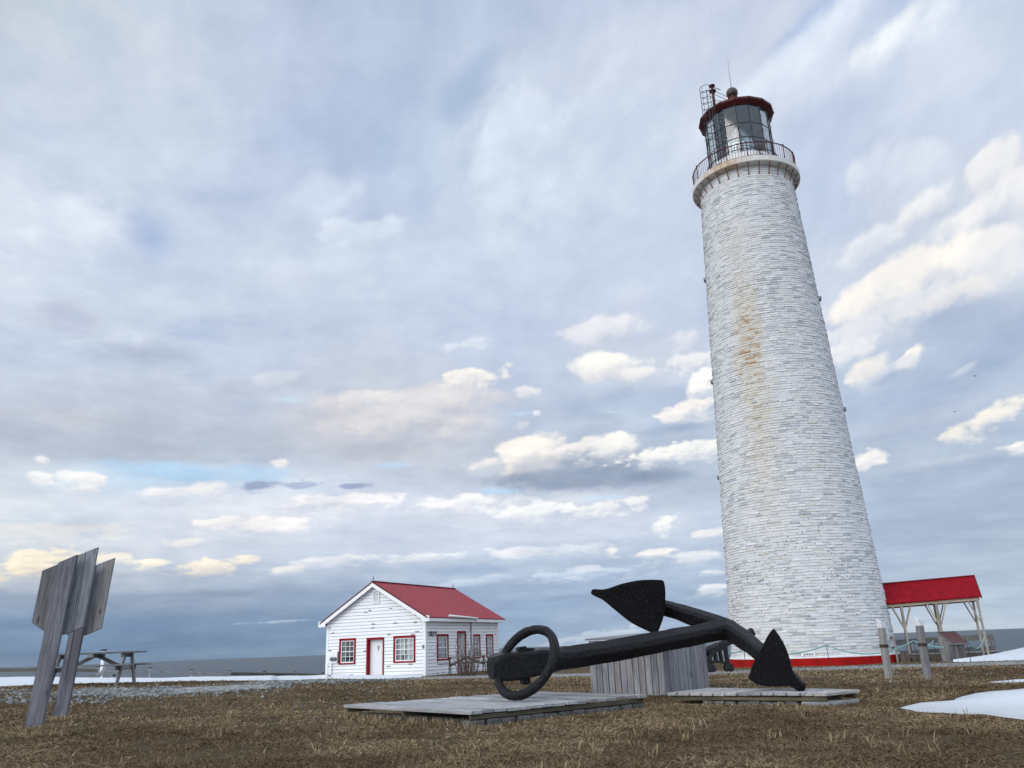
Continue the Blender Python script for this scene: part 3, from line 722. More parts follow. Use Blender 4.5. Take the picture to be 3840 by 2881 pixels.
# chimney pipe with two caps and its stays
pc = cyl(1.42, -rad(52), 0)
b = MB(); b.tube([pc + V(0, 0, 31.6), pc + V(0, 0, 33.4)], .085, 10); ch = b.build('flue_pipe', M['lantern_red'], LH)
b = MB(); b.lathe([(.0, .0), (.10, .0), (.21, .04), (.21, .09), (.05, .22), (.04, .36), (.10, .40), (.19, .43), (.18, .48), (0, .52)], pc + V(0, 0, 33.02), 16, True); b.build('flue_cap', M['lantern_red'], ch)
for (za, zb, ro) in ((33.2, 32.85, .3), (32.9, 32.65, .42), (32.4, 32.5, .5)):
    e = TC + unit(pc - TC) * ro; MB().tube([pc + V(0, 0, za), e + V(0, 0, zb)], .016, 5).build('stay_rod', M['black_metal'], ch)
# ladder with safety cage from the gallery to above the roof
la = -rad(33); o = unit((cyl(1, la, 0) - TC) * [1, 1, 0]); tn_ = V(-o[1], o[0], 0); lc = cyl(2.36, la, 0)
b = MB()
for s in (-1, 1): b.tube([lc + tn_ * .2 * s + V(0, 0, 26.74), lc + tn_ * .2 * s + V(0, 0, 32.55), cyl(1.5, la, 32.55) * [1, 1, 0] + tn_ * .2 * s + V(0, 0, 32.7)], .024, 6)
for zz in np.arange(27.0, 32.5, .27): b.tube([lc - tn_ * .2 + V(0, 0, zz), lc + tn_ * .2 + V(0, 0, zz)], .015, 5)
ld = b.build('access_ladder', M['black_metal'], LH)
b = MB()
for zz in np.arange(28.6, 32.45, .42): b.tube([lc + o * (.34 + .36 * math.cos(t)) + tn_ * .36 * math.sin(t) + V(0, 0, zz) for t in np.linspace(-2.5, 2.5, 17)], .016, 5)
for t in (-1.25, 0, 1.25): b.tube([lc + o * (.34 + .36 * math.cos(t)) + tn_ * .36 * math.sin(t) + V(0, 0, zz) for zz in (28.6, 32.38)], .014, 5)
b.build('safety_cage', M['black_metal'], ld)
# floodlight box and cable on the gallery
b = MB(); p = cyl(2.35, rad(27), 27.7); b.box(p, (.3, .22, .26)); b.tube([p - V(0, 0, .1), p - V(0, 0, .97)], .03, 6); fl = b.build('floodlight', M['black_metal'], LH)
MB().tube([cyl(2.25, rad(27), 27.45), cyl(2.2, rad(38), 27.25), cyl(2.12, rad(52), 27.0)], .022, 6).build('cable', M['black_metal'], fl)
# the lens
b = MB()
for (z0, z1, n_, rb, rt) in ((28.15, 28.85, 6, .62, .78), (28.9, 29.5, 3, .80, .80), (29.55, 30.55, 8, .76, .22)):
    for i in range(n_):
        t0 = i / n_; r0 = rb + (rt - rb) * t0; zz = z0 + (z1 - z0) * t0; dz = (z1 - z0) / n_
        b.lathe([(r0 - .06, zz + .01), (r0 + .02, zz + dz * .45), (r0 - .05, zz + dz * .95)], TC, 32, True)
lens = b.build('fresnel_lens', M['prism'], LH)
b = MB()
for i in range(8):
    a = 2 * math.pi * i / 8 + .2; b.tube([cyl(.66, a, 28.1), cyl(.83, a, 28.88), cyl(.83, a, 29.52), cyl(.24, a, 30.58)], .022, 5)
for r_, zz in ((.66, 28.12), (.84, 28.87), (.84, 29.52), (.26, 30.58)): b.tube([cyl(r_, 2 * math.pi * i / 32, zz) for i in range(32)], .026, 6, closed=True)
b.tube([TC + V(0, 0, 27.74), TC + V(0, 0, 28.1)], .3, 12)
b.build('lens_frame', M['lens_frame'], lens)
b = MB(); b.lathe([(.0, 28.2), (.16, 28.2), (.2, 28.9), (.2, 29.4), (.1, 30.3), (0, 30.3)], TC, 16, True); b.build('lamp', M['galv'], lens)
# white blinds hung against the glass on the two flanks
for a0, a1 in ((-1.62, -.86), (.92, 1.62)):
    b = MB(); n_ = 6
    b.add([cyl(RL - .14, a0 + (a1 - a0) * i / n_, zz) for i in range(n_ + 1) for zz in (27.9, 30.9)], [(2 * i, 2 * i + 2, 2 * i + 3, 2 * i + 1) for i in range(n_)]); bl = b.build('blind', M['curtain'], LH)
    so = bl.modifiers.new('thick', 'SOLIDIFY'); so.thickness = .01

# ================================================================== ANCHOR
z5 = lambda x, y: (1750 + x * .3843, 2130 + y * .3843)
z6 = lambda x, y: (2400 + x * .4069, 2130 + y * .4069)
AN = None
aH = at(*z5(228, 985), 10.58); aC = at(*z6(795, 560), 12.0); aL = at(*z6(1500, 1100), 10.5); aU = at(*z5(1300, 245), 12.75)
aLm = at(*z6(1125, 795), 11.2); aUm = at(*z5(1910, 385), 12.3)
AN = empty('ship_anchor', (aC[0], aC[1] - 1, .14), 'huge black iron anchor with ring and two broad flukes lying on plank platforms', 'anchor')
def rough(ob, amp, sc, lv=0):
    me = ob.data
    for v in me.vertices:
        p = v.co + Vector(ob.location); d = mnoise.noise_vector(p * sc) * amp + mnoise.noise_vector(p * sc * 3.1) * amp * .4; v.co += d
    me.update(); return ob
def spline(P, n):
    P = [np.asarray(p, float) for p in P]; P = [2 * P[0] - P[1]] + P + [2 * P[-1] - P[-2]]; out = []
    for i in range(1, len(P) - 2):
        for t in np.linspace(0, 1, n, endpoint=False):
            a, b_, c, d = P[i - 1:i + 3]; out.append(.5 * (2 * b_ + (c - a) * t + (2 * a - 5 * b_ + 4 * c - d) * t * t + (3 * b_ - 3 * c + d - a) * t ** 3))
    out.append(P[-2]); return out
def loft(b, pts, secs, ref, smooth=False):
    """sections: list of (half side, half up, corner 0..1): octagons along pts"""
    N = len(pts); V_ = []; upv = np.asarray(ref, float)
    for i in range(N):
        uv_ = upv[i] if upv.ndim == 2 else upv
        t = unit(pts[min(i + 1, N - 1)] - pts[max(i - 1, 0)]); u = unit(uv_ - t * (uv_ @ t)); s = np.cross(t, u)
        a, c, k = secs[i]; q = 1 - k
        for (x, y) in ((1, q), (q, 1), (-q, 1), (-1, q), (-1, -q), (-q, -1), (q, -1), (1, -q)): V_.append(pts[i] + s * x * a + u * y * c)
    F = [(i * 8 + j, i * 8 + (j + 1) % 8, (i + 1) * 8 + (j + 1) % 8, (i + 1) * 8 + j) for i in range(N - 1) for j in range(8)]
    F += [tuple(range(7, -1, -1)), tuple(range((N - 1) * 8, N * 8))]
    b.add(V_, F, [[(0, 0)] * len(f) for f in F], .5, smooth)
aN = unit(np.cross(aL - aH, aU - aH))                # normal of the anchor's plane
if aN[2] < 0: aN = -aN
ns = 44; t = np.linspace(-.0, 1, ns); P = [aH + (aC - aH) * q + V(0, 0, -.03 * math.sin(q * math.pi)) for q in t]
def shank_sec(q):
    if q < .035: s = .125 + q / .035 * .035
    elif q < .2: s = .160 - (q - .035) * .06
    else: s = .150 - (q - .2) / .8 * .006
    k = .20 if q < .20 else (.20 + min(1, (q - .20) / .06) * .24)
    if q >= .20: s *= 1 - min(1, (q - .2) / .05) * .16
    return (s, s * 1.02, .55 if q < .02 else k)
def roll_ref(q):
    d = unit(aC - aH); u = unit(V(0, 0, 1) - d * d[2]); s_ = np.cross(d, u); a_ = rad(4) + rad(34) * sm(.18, .32, q); return u * math.cos(a_) + s_ * math.sin(a_)
b = MB(); loft(b, P, [shank_sec(q) for q in t], [roll_ref(q) for q in t])
rough(b.build('shank', M['iron'], AN, .012, 2), .012, 4)
# wedge driven through the shank behind the ring
kc = aH + (aC - aH) * .125; kd = unit(aC - aH)
b = MB(); b.bar(kc + V(0, 0, -.25) + kd * .02, kc + V(0, 0, .20) - kd * .02, .14, .10, kd); b.bar(kc + V(0, 0, .165) - kd * .07, kc + V(0, 0, .13) + kd * .15, .10, .06, V(0, 0, 1))
rough(b.build('shank_key', M['iron'], AN, .015, 2), .01, 7)
# ring through the head of the shank
C_ = V(.040, 10.35, .58); RR_ = .430; th_, ph_ = .763, -.527
nrm = V(math.cos(ph_) * math.sin(th_), math.cos(ph_) * math.cos(th_), math.sin(ph_)); ru = unit(np.cross(nrm, V(0, 0, 1))); rv_ = np.cross(ru, nrm)
P = [C_ + RR_ * (math.cos(q) * ru + math.sin(q) * rv_) for q in np.linspace(0, 2 * math.pi, 72, endpoint=False)]
b = MB(); b.tube(P, .056, 14, closed=True, jit=.05); rough(b.build('ring', M['iron'], AN), .008, 8)
# crown and arms
def arm(end, mid, nm):
    d0 = aC; P = spline([d0, d0 + (mid - d0) * .5 + unit(d0 - aH) * .03, mid, mid + (end - mid) * .55, end], 9); N = len(P)
    secs = []
    for i in range(N):
        q = i / (N - 1); s = .125 - .035 * min(1, q / .6) - .04 * max(0, (q - .6) / .4); secs.append((s, s, .36))
    b = MB(); loft(b, P, secs, aN); return rough(b.build('arm', M['iron'], AN, .01, 2), .008, 5)
armL = arm(aL, aLm, 'a'); armU = arm(aU, aUm, 'b')
b = MB(); cd = unit(aC - aH); loft(b, [aC - cd * .26, aC - cd * .08, aC + cd * .05, aC + cd * .12], [(.115, .115, .36), (.15, .125, .34), (.14, .12, .34), (.08, .09, .34)], aN)
rough(b.build('crown', M['iron'], AN, .02, 2), .008, 5)
def fluke(basemid, tip, wdir, halfw, side, parent, thick=.05):
    ax = tip - basemid; L = np.linalg.norm(ax); ax = ax / L; w = np.asarray(wdir, float); w = unit(w - ax * (w @ ax)); nz = np.cross(ax, w)
    prof = [(0, 1.0), (.03, 1.02), (.10, 1.0), (.20, .95), (.32, .86), (.44, .73), (.56, .57), (.66, .42), (.74, .29), (.80, .21), (.86, .17), (.93, .15), (.985, .13), (1.0, .08)]
    m = 12; b = MB(); V_ = []; n = len(prof)
    for lay in (0, 1):
        for (s, hw) in prof:
            for j in range(m + 1):
                u = j / m * 2 - 1; edge = 1 - abs(u) ** 6
                e = (thick * (.35 + .65 * edge) * (1.0 if s < .75 else 1.0 + (s - .75) * 3.4)) * (.5 if lay else -.5)
                dish = .03 * (u * u) * min(1, hw)
                bx = s * L + (.055 * (1 - u * u) * -1 if s == 0 else 0) + (.02 * (1 - abs(u)) if False else 0)
                V_.append(basemid + ax * bx + w * u * hw * halfw + nz * (e + dish * side + side * .10 * (1 if s < .8 else 1 - (s - .8) * 2.6)))
    W = m + 1; F = []
    for i in range(n - 1):
        for j in range(m):
            a = i * W + j; F.append((a, a + 1, a + W + 1, a + W)); a += n * W; F.append((a, a + W, a + W + 1, a + 1))
    for i in range(n - 1):
        for j in (0, m):
            a = i * W + j; c = a + n * W; F.append((a, a + W, c + W, c) if j == 0 else (a, c, c + W, a + W))
    for j in range(m):
        a = j; c = a + n * W; F.append((a, c, c + 1, a + 1)); a = (n - 1) * W + j; c = a + n * W; F.append((a, a + 1, c + 1, c))
    b.add(V_, F, [[(0, 0)] * 4] * len(F), .5, False)
    o = b.build('fluke', M['palm'], parent); bm = bmesh.new(); bm.from_mesh(o.data); bmesh.ops.recalc_face_normals(bm, faces=bm.faces); bm.to_mesh(o.data); bm.free()
    sd = o.modifiers.new('round', 'SUBSURF'); sd.levels = 1; sd.render_levels = 1
    return rough(o, .010, 7)
def wdir_from(p0, p1, Ymid, basemid):
    a = at(*p0, Ymid); c = at(*p1, Ymid); d = a - c; return d, np.linalg.norm(d) / 2
wL, hL = wdir_from(z6(1212, 548), z6(1052, 1060), aLm[1], aLm); wU, hU = wdir_from(z5(1990, 136), z5(1838, 632), aUm[1], aUm)
inL = np.sign(np.dot(np.cross(unit(aL - aLm), unit(wL)), aH - aLm)); inU = np.sign(np.dot(np.cross(unit(aU - aUm), unit(wU)), aH - aUm))
tw_ = lambda p, k: unit(ORG - p) * k
fluke(aLm + at(*z6(1180, 806), aLm[1]) - at(*z6(1125, 795), aLm[1]) + tw_(aLm, .20), aL + unit(aL - aLm) * .06 + tw_(aL, .05), wL + V(0, -.22, .0), hL * .98, inL, armL)
fluke(aUm + at(*z5(1932, 385), aUm[1]) - at(*z5(1910, 385), aUm[1]) + tw_(aUm, .20), aU + tw_(aU, .06) + unit(aU - aUm) * .10, wU + V(0, -.22, .0), hU * .98, inU, armU)

# ================================================================== PLANK PLATFORMS under the anchor
def platform(quad, zt, n, label, stone, long_first=True, groundz=-.02):
    """quad: A B C D; planks run A->B direction; they are laid side by side from A towards D; ends show along B->C"""
    A, B, C_, D = [V(q[0], q[1], zt) for q in quad]; root = empty('plank_platform', ((A + B + C_ + D) / 4) * [1, 1, 0], label, 'platform')
    th = .036
    for i in range(n):
        t0, t1 = (i + .05) / n, (i + .95) / n; e0 = random.uniform(-.02, .02); e1 = random.uniform(-.018, .018)
        a0 = A + (D - A) * t0; a1 = A + (D - A) * t1; b0 = B + (C_ - B) * t0; b1 = B + (C_ - B) * t1; d = unit(B - A)
        dz = random.uniform(-.006, .004); L = np.linalg.norm(B - A); w = np.linalg.norm(a1 - a0)
        Q = [a0 - d * e0, b0 + d * e1, b1 + d * e1, a1 - d * e0]; b = MB(); o_ = (random.uniform(0, 40), random.uniform(0, 40))
        tp = [q + V(0, 0, dz) for q in Q]; bt = [q + V(0, 0, dz - th) for q in Q]
        U = [(0, 0), (L, 0), (L, w), (0, w)]; U = [(p[0] + o_[0], p[1] + o_[1]) for p in U]
        F = [(0, 1, 2, 3), (7, 6, 5, 4), (0, 4, 5, 1), (1, 5, 6, 2), (2, 6, 7, 3), (3, 7, 4, 0)]
        UV = [[U[0], U[1], U[2], U[3]], [U[3], U[2], U[1], U[0]]] + [[(U[a][0], U[a][1]), (U[a][0], U[a][1] + th), (U[c][0], U[c][1] + th), (U[c][0], U[c][1])] for a, c in ((0, 1), (1, 2), (2, 3), (3, 0))]
        ob = b.add(tp + bt, F, UV).build('plank', M['deck_wood'], root, .005, 2)
        bm = bmesh.new(); bm.from_mesh(ob.data); bmesh.ops.recalc_face_normals(bm, faces=bm.faces); bm.to_mesh(ob.data); bm.free()
    c = (A + B + C_ + D) / 4
    ins = lambda p, k=.05: p + unit((c - p)) * k
    zb = zt - th - .012
    for (p, q, k) in ((B, C_, .05), (A, D, .06), ((A + B) / 2, (C_ + D) / 2, .0)):
        nrm_ = unit(c - (p + q) / 2) if k else V(0, 0, 0); pp = p + nrm_ * k; qq = q + nrm_ * k; dd = unit(q - p) * .03
        b = MB(); b.bar(V(pp[0], pp[1], zb - .021) + dd, V(qq[0], qq[1], zb - .021) - dd, .04, .044, (0, 0, 1)); b.build('beam', M['beam_wood'], root, .004)
    for s in stone:
        p, q, hh, mat_, nn = s
        for i in range(nn):
            t0, t1 = i / nn, (i + 1) / nn; a = p + (q - p) * t0; e = p + (q - p) * t1; m_ = (a + e) / 2; g = float(hgt(m_[0], m_[1])) - .06; top = zb - .045 - random.uniform(.002, .012)
            if top - g < .03: continue
            d = unit(e - a); b = MB(); wln = np.linalg.norm(e - a) * random.uniform(.9, .98)
            b.box((m_[0] + random.uniform(-.012, .012), m_[1] + random.uniform(-.012, .012), (g + top) / 2), (wln, .13 * random.uniform(.9, 1.1), top - g), np.stack([V(d[0], d[1], 0), V(-d[1], d[0], 0), V(0, 0, 1)], 1))
            ob = b.build('stone_block', mat_, root, .018, 2); rough(ob, .010, 9)
    return root
q1 = [DECK1[0], DECK1[1], DECK1[2], DECK1[3]]
f1, r1 = V(*DECK1[1], 0), V(*DECK1[2], 0); cc = V(*np.mean(DECK1, 0), 0); i1 = unit(cc - (f1 + r1) / 2)
platform(q1, .144, 16, 'square grey plank platform on stones under the anchor ring', [(f1 + i1 * .10 + (r1 - f1) * .01, r1 + i1 * .10, .1, M['dark_stone'], 13), (V(*DECK1[0], 0) + (cc - V(*DECK1[0], 0)) * .12, f1 + (cc - f1) * .2, .1, M['dark_stone'], 3)])
# far platform: planks run front to back, ends along the front edge
A2, B2, C2, D2 = [V(*p, 0) for p in DECK2]
c2 = (A2 + B2 + C2 + D2) / 4; i2 = unit(c2 - (A2 + B2) / 2)
platform([DECK2[3], DECK2[0], DECK2[1], DECK2[2]], .125, 13, 'narrow grey plank platform under the lower anchor fluke', [(A2 + (B2 - A2) * .22 + i2 * .08, A2 + (B2 - A2) * .82 + i2 * .08, .1, M['dark_stone'], 8), (A2 + (B2 - A2) * .83 + i2 * .06, B2 + i2 * .05, .1, M['pale_stone'], 1), (B2 + i2 * .08, C2 + unit(c2 - C2) * .08, .1, M['pale_stone'], 2)])

# ================================================================== WOODEN BOX behind the anchor
pc_ = gr(2500, 2611); pl_ = at(*z5(1222, 1190), pc_[1] + .55)[:2]; pr_ = at(2659, 2577, pc_[1] + 1.0)[:2]; pc2 = pc_[:2]
BX = empty('board_box', (pc2[0], pc2[1] + .4, float(hgt(*pc2))), 'grey weathered board box with a sloping plank lid behind the anchor shank', 'box')
zbot = float(hgt(*pc2)) - .02; ztop = .80
def board_side(p, q, n, name_side):
    p = V(p[0], p[1], 0); q = V(q[0], q[1], 0); d = (q - p); L = np.linalg.norm(d); d = d / L; nrm_ = V(d[1], -d[0], 0)
    for i in range(n):
        w = L / n; c = p + d * (i + .5) * w + nrm_ * random.uniform(-.003, .004); zb_ = zbot + random.uniform(-.01, .012); zt_ = ztop + random.uniform(-.004, .0)
        b = MB(); b.box((c[0], c[1], (zb_ + zt_) / 2), (w * random.uniform(.90, .95), .022, zt_ - zb_), np.stack([d, nrm_, V(0, 0, 1)], 1)); b.build('board', M['box_wood'], BX, .003)
board_side(pl_, pc2, 12, 'front'); board_side(pc2, pr_, 10, 'side')
pb_ = np.asarray(pl_) + np.asarray(pr_) - pc2
board_side(pr_, pb_, 12, 'back'); board_side(pb_, pl_, 10, 'left')
b = MB(); cb = (V(*pl_, 0) + V(*pr_, 0)) / 2
ctr = (np.asarray(pl_) + np.asarray(pr_)) / 2; ex = 1.07
def lid_pt(p, z): q = ctr + (np.asarray(p) - ctr) * ex; return V(q[0], q[1], z)
L4 = [lid_pt(pl_, ztop + .008), lid_pt(pc2, ztop + .008), lid_pt(pr_, ztop + .07), lid_pt(pb_, ztop + .07)]
nb = 7
for i in range(nb):
    t0, t1 = (i + .02) / nb, (i + .98) / nb; a = L4[0] + (L4[3] - L4[0]) * t0; a2 = L4[0] + (L4[3] - L4[0]) * t1; c = L4[1] + (L4[2] - L4[1]) * t0; c2_ = L4[1] + (L4[2] - L4[1]) * t1
    b = MB(); mid = (a + a2 + c + c2_) / 4; d = unit(c - a); s = unit(a2 - a); nz = np.cross(d, s)
    b.box(mid + V(0, 0, .014), (np.linalg.norm(c - a), np.linalg.norm(a2 - a), .026), np.stack([d, s, nz], 1)); b.build('lid_board', M['box_wood'], BX, .003)

# ================================================================== COTTAGE
HC = V(-4.98, 44.0, 0); hu = unit(V(-5.74, 2.89, 0)); hv = unit(V(3.53, 7.35, 0)); HW, HD = 6.43, 8.16; EZ, RZ = 2.49, 4.33; BZ = -.75
hz = V(0, 0, 1)
HS = empty('white_cottage', HC + hu * HW / 2 + hv * HD / 2 + V(0, 0, -.5), 'small white clapboard cottage with red roof, red window frames and peeling paint', 'cottage')
# a wall frame: origin, direction along the wall, outward normal
GW = dict(o=HC + hu * HW, d=-hu, n=-hv); SW = dict(o=HC, d=hv, n=-hu)
def wp(w, s, z, out=0): return w['o'] + w['d'] * s + w['n'] * out + V(0, 0, z)
def wm(w): return np.stack([w['d'], w['n'], hz], 1)
def wbox(b, w, s0, s1, z0, z1, o0, o1, rnd=None): b.box(wp(w, (s0 + s1) / 2, (z0 + z1) / 2, (o0 + o1) / 2), (abs(s1 - s0), abs(o1 - o0), abs(z1 - z0)), wm(w), rnd)
gopen = [(.87, 1.98, .20, 1.53), (2.70, 3.85, BZ, 1.52), (4.45, 5.82, .20, 1.53)]
sopen = [(1.10, 2.29, .23, 1.55), (3.25, 4.22, BZ, 1.72), (5.02, 5.89, .23, 1.53), (6.62, 7.50, .23, 1.53)]
def siding(w, W_, opens, top, gable):
    b = MB(); cs = .172; gap = .016; z = BZ
    while z < top - .01:
        z1 = min(z + cs, top); cuts = sorted(set([z, z1] + [q for o in opens for q in (o[2], o[3]) if z < q < z1]))
        for k in range(len(cuts) - 1):
            a, c = cuts[k], cuts[k + 1]; a = a + gap if k == 0 else a; zm = (a + c) / 2
            if c - a < .004: continue
            s0, s1 = 0.0, W_
            if gable and c > EZ:
                f = max(0, (a - EZ)) / (RZ - EZ) * W_ / 2; s0 += f; s1 -= f
            segs = [(s0, s1)]
            for (o0, o1, oz0, oz1) in opens:
                if oz0 < zm < oz1: segs = [q for (p0, p1) in segs for q in ((p0, min(p1, o0)), (max(p0, o1), p1)) if q[1] - q[0] > .01]
            for (p0, p1) in segs:
                if p1 - p0 < .02: continue
                oa = .026 * (1 - (a - z) / cs) + .004; oc = .026 * (1 - (c - z) / cs) + .004
                P = [wp(w, p0, a, oa), wp(w, p1, a, oa), wp(w, p1, c, oc), wp(w, p0, c, oc), wp(w, p0, a, -.02), wp(w, p1, a, -.02), wp(w, p1, c, -.02), wp(w, p0, c, -.02)]
                if gable and c > EZ + .02:
                    f0 = max(0, a - EZ) / (RZ - EZ) * W_ / 2; f1 = min(W_ / 2, (c - EZ) / (RZ - EZ) * W_ / 2)
                    for (i, ss) in ((2, W_ - f1), (6, W_ - f1), (3, f1), (7, f1)): P[i] = wp(w, ss, c, oc if i < 4 else -.02)
                b.add(P, [(0, 1, 2, 3), (5, 4, 7, 6), (4, 5, 1, 0), (3, 2, 6, 7), (4, 0, 3, 7), (1, 5, 6, 2)], None, .5)
        z = z1
    return b.build('clapboard_wall', M['siding'], HS)
siding(GW, HW, gopen, RZ - .05, True); siding(SW, HD, sopen, EZ, False)
BW = dict(o=HC + hv * HD, d=hu, n=hv); LW = dict(o=HC + hu * HW + hv * HD, d=-hv, n=hu)
siding(BW, HW, [], RZ - .05, True); siding(LW, HD, [], EZ, False)
b = MB()
for (w, W_) in ((GW, HW), (SW, HD)):
    wbox(b, w, .1, W_ - .1, BZ, EZ, -1.3, -1.27)
for (w, W_, oo) in ((GW, HW, gopen), (SW, HD, sopen)):
    cuts = [0] + [q for o in oo for q in o[:2]] + [W_]
    for q in range(0, len(cuts), 2): wbox(b, w, cuts[q] + .01, cuts[q + 1] - .01, BZ, EZ + .02, -.05, -.022)
    for o in oo: wbox(b, w, o[0] - .009, o[1] + .009, o[3] + .01, EZ + .02, -.05, -.022); wbox(b, w, o[0] - .009, o[1] + .009, BZ, max(BZ + .01, o[2] - .01), -.05, -.022)
b.prism([(.15, 0), (HW - .15, 0), (HW / 2, RZ - EZ - .12)], GW['o'] - GW['n'] * .03 + V(0, 0, EZ + .02), GW['d'], hz, -.02)
cbk = HC + hu * HW / 2 + hv * HD / 2
b.box(cbk + V(0, 0, EZ + .02), (HW - .1, HD - .1, .03), np.stack([hu, hv, hz], 1)); b.build('inner_wall', M['interior'], HS)
for (w, W_) in ((GW, HW), (SW, HD)):
    for (q0, q1) in ((-.035, .11), (W_ - .11, W_ + .03)): b = MB(); wbox(b, w, q0, q1, BZ, EZ + .02, .002, .037); b.build('corner_board', M['trim_white'], HS)
# roof: two slabs with overhang
ov, og = .34, .30; slope = (RZ - EZ) / (HW / 2)
ridge0 = HC + hu * HW / 2 - hv * og + V(0, 0, RZ + .10); ridge1 = HC + hu * HW / 2 + hv * (HD + og + .1) + V(0, 0, RZ + .10)
for s in (-1, 1):
    dn = (HW / 2 + ov); e0 = ridge0 + (-hu if s < 0 else hu) * dn - V(0, 0, dn * slope); e1 = e0 + (ridge1 - ridge0)
    nn = unit(np.cross(ridge1 - ridge0, e0 - ridge0)); nn = nn if nn[2] > 0 else -nn; b = MB(); t_ = .05; Lr = np.linalg.norm(ridge1 - ridge0); Ls = np.linalg.norm(e0 - ridge0)
    P = [ridge0, ridge1, e1, e0]; Q = [p - nn * t_ for p in P]; U = [(0, Ls), (Lr, Ls), (Lr, 0), (0, 0)]
    b.add([p for p in P] + Q, [(0, 1, 2, 3) if s > 0 else (3, 2, 1, 0), (7, 6, 5, 4) if s > 0 else (4, 5, 6, 7)], [[U[i] for i in ((0, 1, 2, 3) if s > 0 else (3, 2, 1, 0))], [(0, 0)] * 4], .5)
    ro = b.build('roof', M['shingle'], HS)
    b = MB(); b.bar(P[0] - nn * .03, P[3] - nn * .03, .022, .07, nn); b.bar(P[1] - nn * .03, P[2] - nn * .03, .022, .07, nn); b.bar(P[3] - nn * .03 , P[2] - nn * .03, .022, .07, nn); b.build('roof_edge', M['roof_edge'], ro)
    b = MB(); off_ = nn * .155; k_ = hv * .015
    b.bar(P[0] - off_ + k_ + hz * .0, P[3] - off_ + k_, .03, .19, nn); b.build('barge_board', M['trim_white'], ro)
    b = MB(); dd = unit(e0 - ridge0); b.bar(P[3] - hz * .13 - dd * .03 + hv * .03, P[2] - hz * .13 - dd * .03, .028, .17, hz)
    b.bar(P[3] - hz * .23 - dd * .19 + hv * .05, P[2] - hz * .23 - dd * .19, .30, .015, hz); b.build('fascia', M['trim_white'], ro)
    b = MB(); rr = P[3] - hz * .12 - dd * .18 + hv * .018; b.box(rr - V(0, 0, .03), (.46, .03, .30), np.stack([hu, hv, hz], 1)); b.build('eave_return', M['trim_white'], ro)
for q in (ridge0 + hv * .08, ridge1 - hv * .2):
    b = MB(); b.tube([q, q + V(0, 0, .30)], .016, 5); b.lathe([(0, 0), (.035, .02), (.035, .05), (0, .07)], q + V(0, 0, .12), 6)
    b.build('ridge_finial', M['black_metal'], HS)
b = MB(); b.bar(ridge0 + hz * .012, ridge1 + hz * .012, .22, .025, hz); b.build('ridge_cap', M['red_trim'], HS)

def window(w, s0, s1, z0, z1, nx, nz_, curtain, meet=True, fw=.105):
    b = MB(); wbox(b, w, s0 - .01, s1 + .01, z1 - fw, z1 + .012, -.03, .042); wbox(b, w, s0 - .01, s1 + .01, z0 - .01, z0 + fw * .7, -.03, .042)
    wbox(b, w, s0 - .008, s0 + fw, z0 + fw * .7, z1 - fw, -.03, .04); wbox(b, w, s1 - fw, s1 + .008, z0 + fw * .7, z1 - fw, -.03, .04)
    fr = b.build('window', M['red_trim'], HS, .004)
    a0, a1, c0, c1 = s0 + fw, s1 - fw, z0 + fw * .7, z1 - fw; st = .045; b = MB()
    wbox(b, w, a0, a1, c1 - st, c1, -.06, .012); wbox(b, w, a0, a1, c0, c0 + st * 1.3, -.06, .014); wbox(b, w, a0, a0 + st, c0 + st * 1.3, c1 - st, -.06, .012); wbox(b, w, a1 - st, a1, c0 + st * 1.3, c1 - st, -.06, .012)
    i0, i1, j0, j1 = a0 + st, a1 - st, c0 + st * 1.3, c1 - st
    for k in range(1, nx): q = i0 + (i1 - i0) * k / nx; wbox(b, w, q - .011, q + .011, j0, j1, -.05, -.004)
    for k in range(1, nz_): q = j0 + (j1 - j0) * k / nz_; t_ = .02 if (meet and k == nz_ // 2) else .011; wbox(b, w, i0, i1, q - t_, q + t_, -.051, -.001)
    b.build('sash', M['trim_white'], fr)
    b = MB(); b.add([wp(w, i0, j0, -.03), wp(w, i1, j0, -.03), wp(w, i1, j1, -.03), wp(w, i0, j1, -.03)], [(0, 1, 2, 3)]); b.build('pane', M['glass'], fr)
    for (q0, q1) in curtain:
        b = MB(); n_ = 24; P = []
        for k in range(n_ + 1):
            s = i0 + (i1 - i0) * (q0 + (q1 - q0) * k / n_); d_ = -.14 + .022 * math.sin(k * 1.9 + q0 * 9)
            P += [wp(w, s, c0 - .02, d_), wp(w, s, c1 + .02, d_)]
        cu = b.add(P, [(2 * k, 2 * k + 2, 2 * k + 3, 2 * k + 1) for k in range(n_)], None, .5).build('curtain', M['curtain'], fr); cu.modifiers.new('thick', 'SOLIDIFY').thickness = .004
    return fr
window(GW, *gopen[0], 3, 4, [(.0, .12)])
w2 = window(GW, *gopen[2], 4, 4, [(.0, .16), (.22, 1.0)])
b = MB(); p = wp(GW, 5.0, .33, -.075); b.lathe([(0, 0), (.05, .0), (.055, .05), (.03, .1), (.045, .13), (.045, .2), (.02, .24), (0, .25)], p, 10, True); b.build('small_lantern', M['black_metal'], w2)
window(SW, *sopen[0], 4, 4, [(0, .42), (.5, 1)]); window(SW, *sopen[2], 3, 4, [(0, .3), (.42, 1)]); window(SW, *sopen[3], 3, 4, [(0, .5), (.62, 1)])
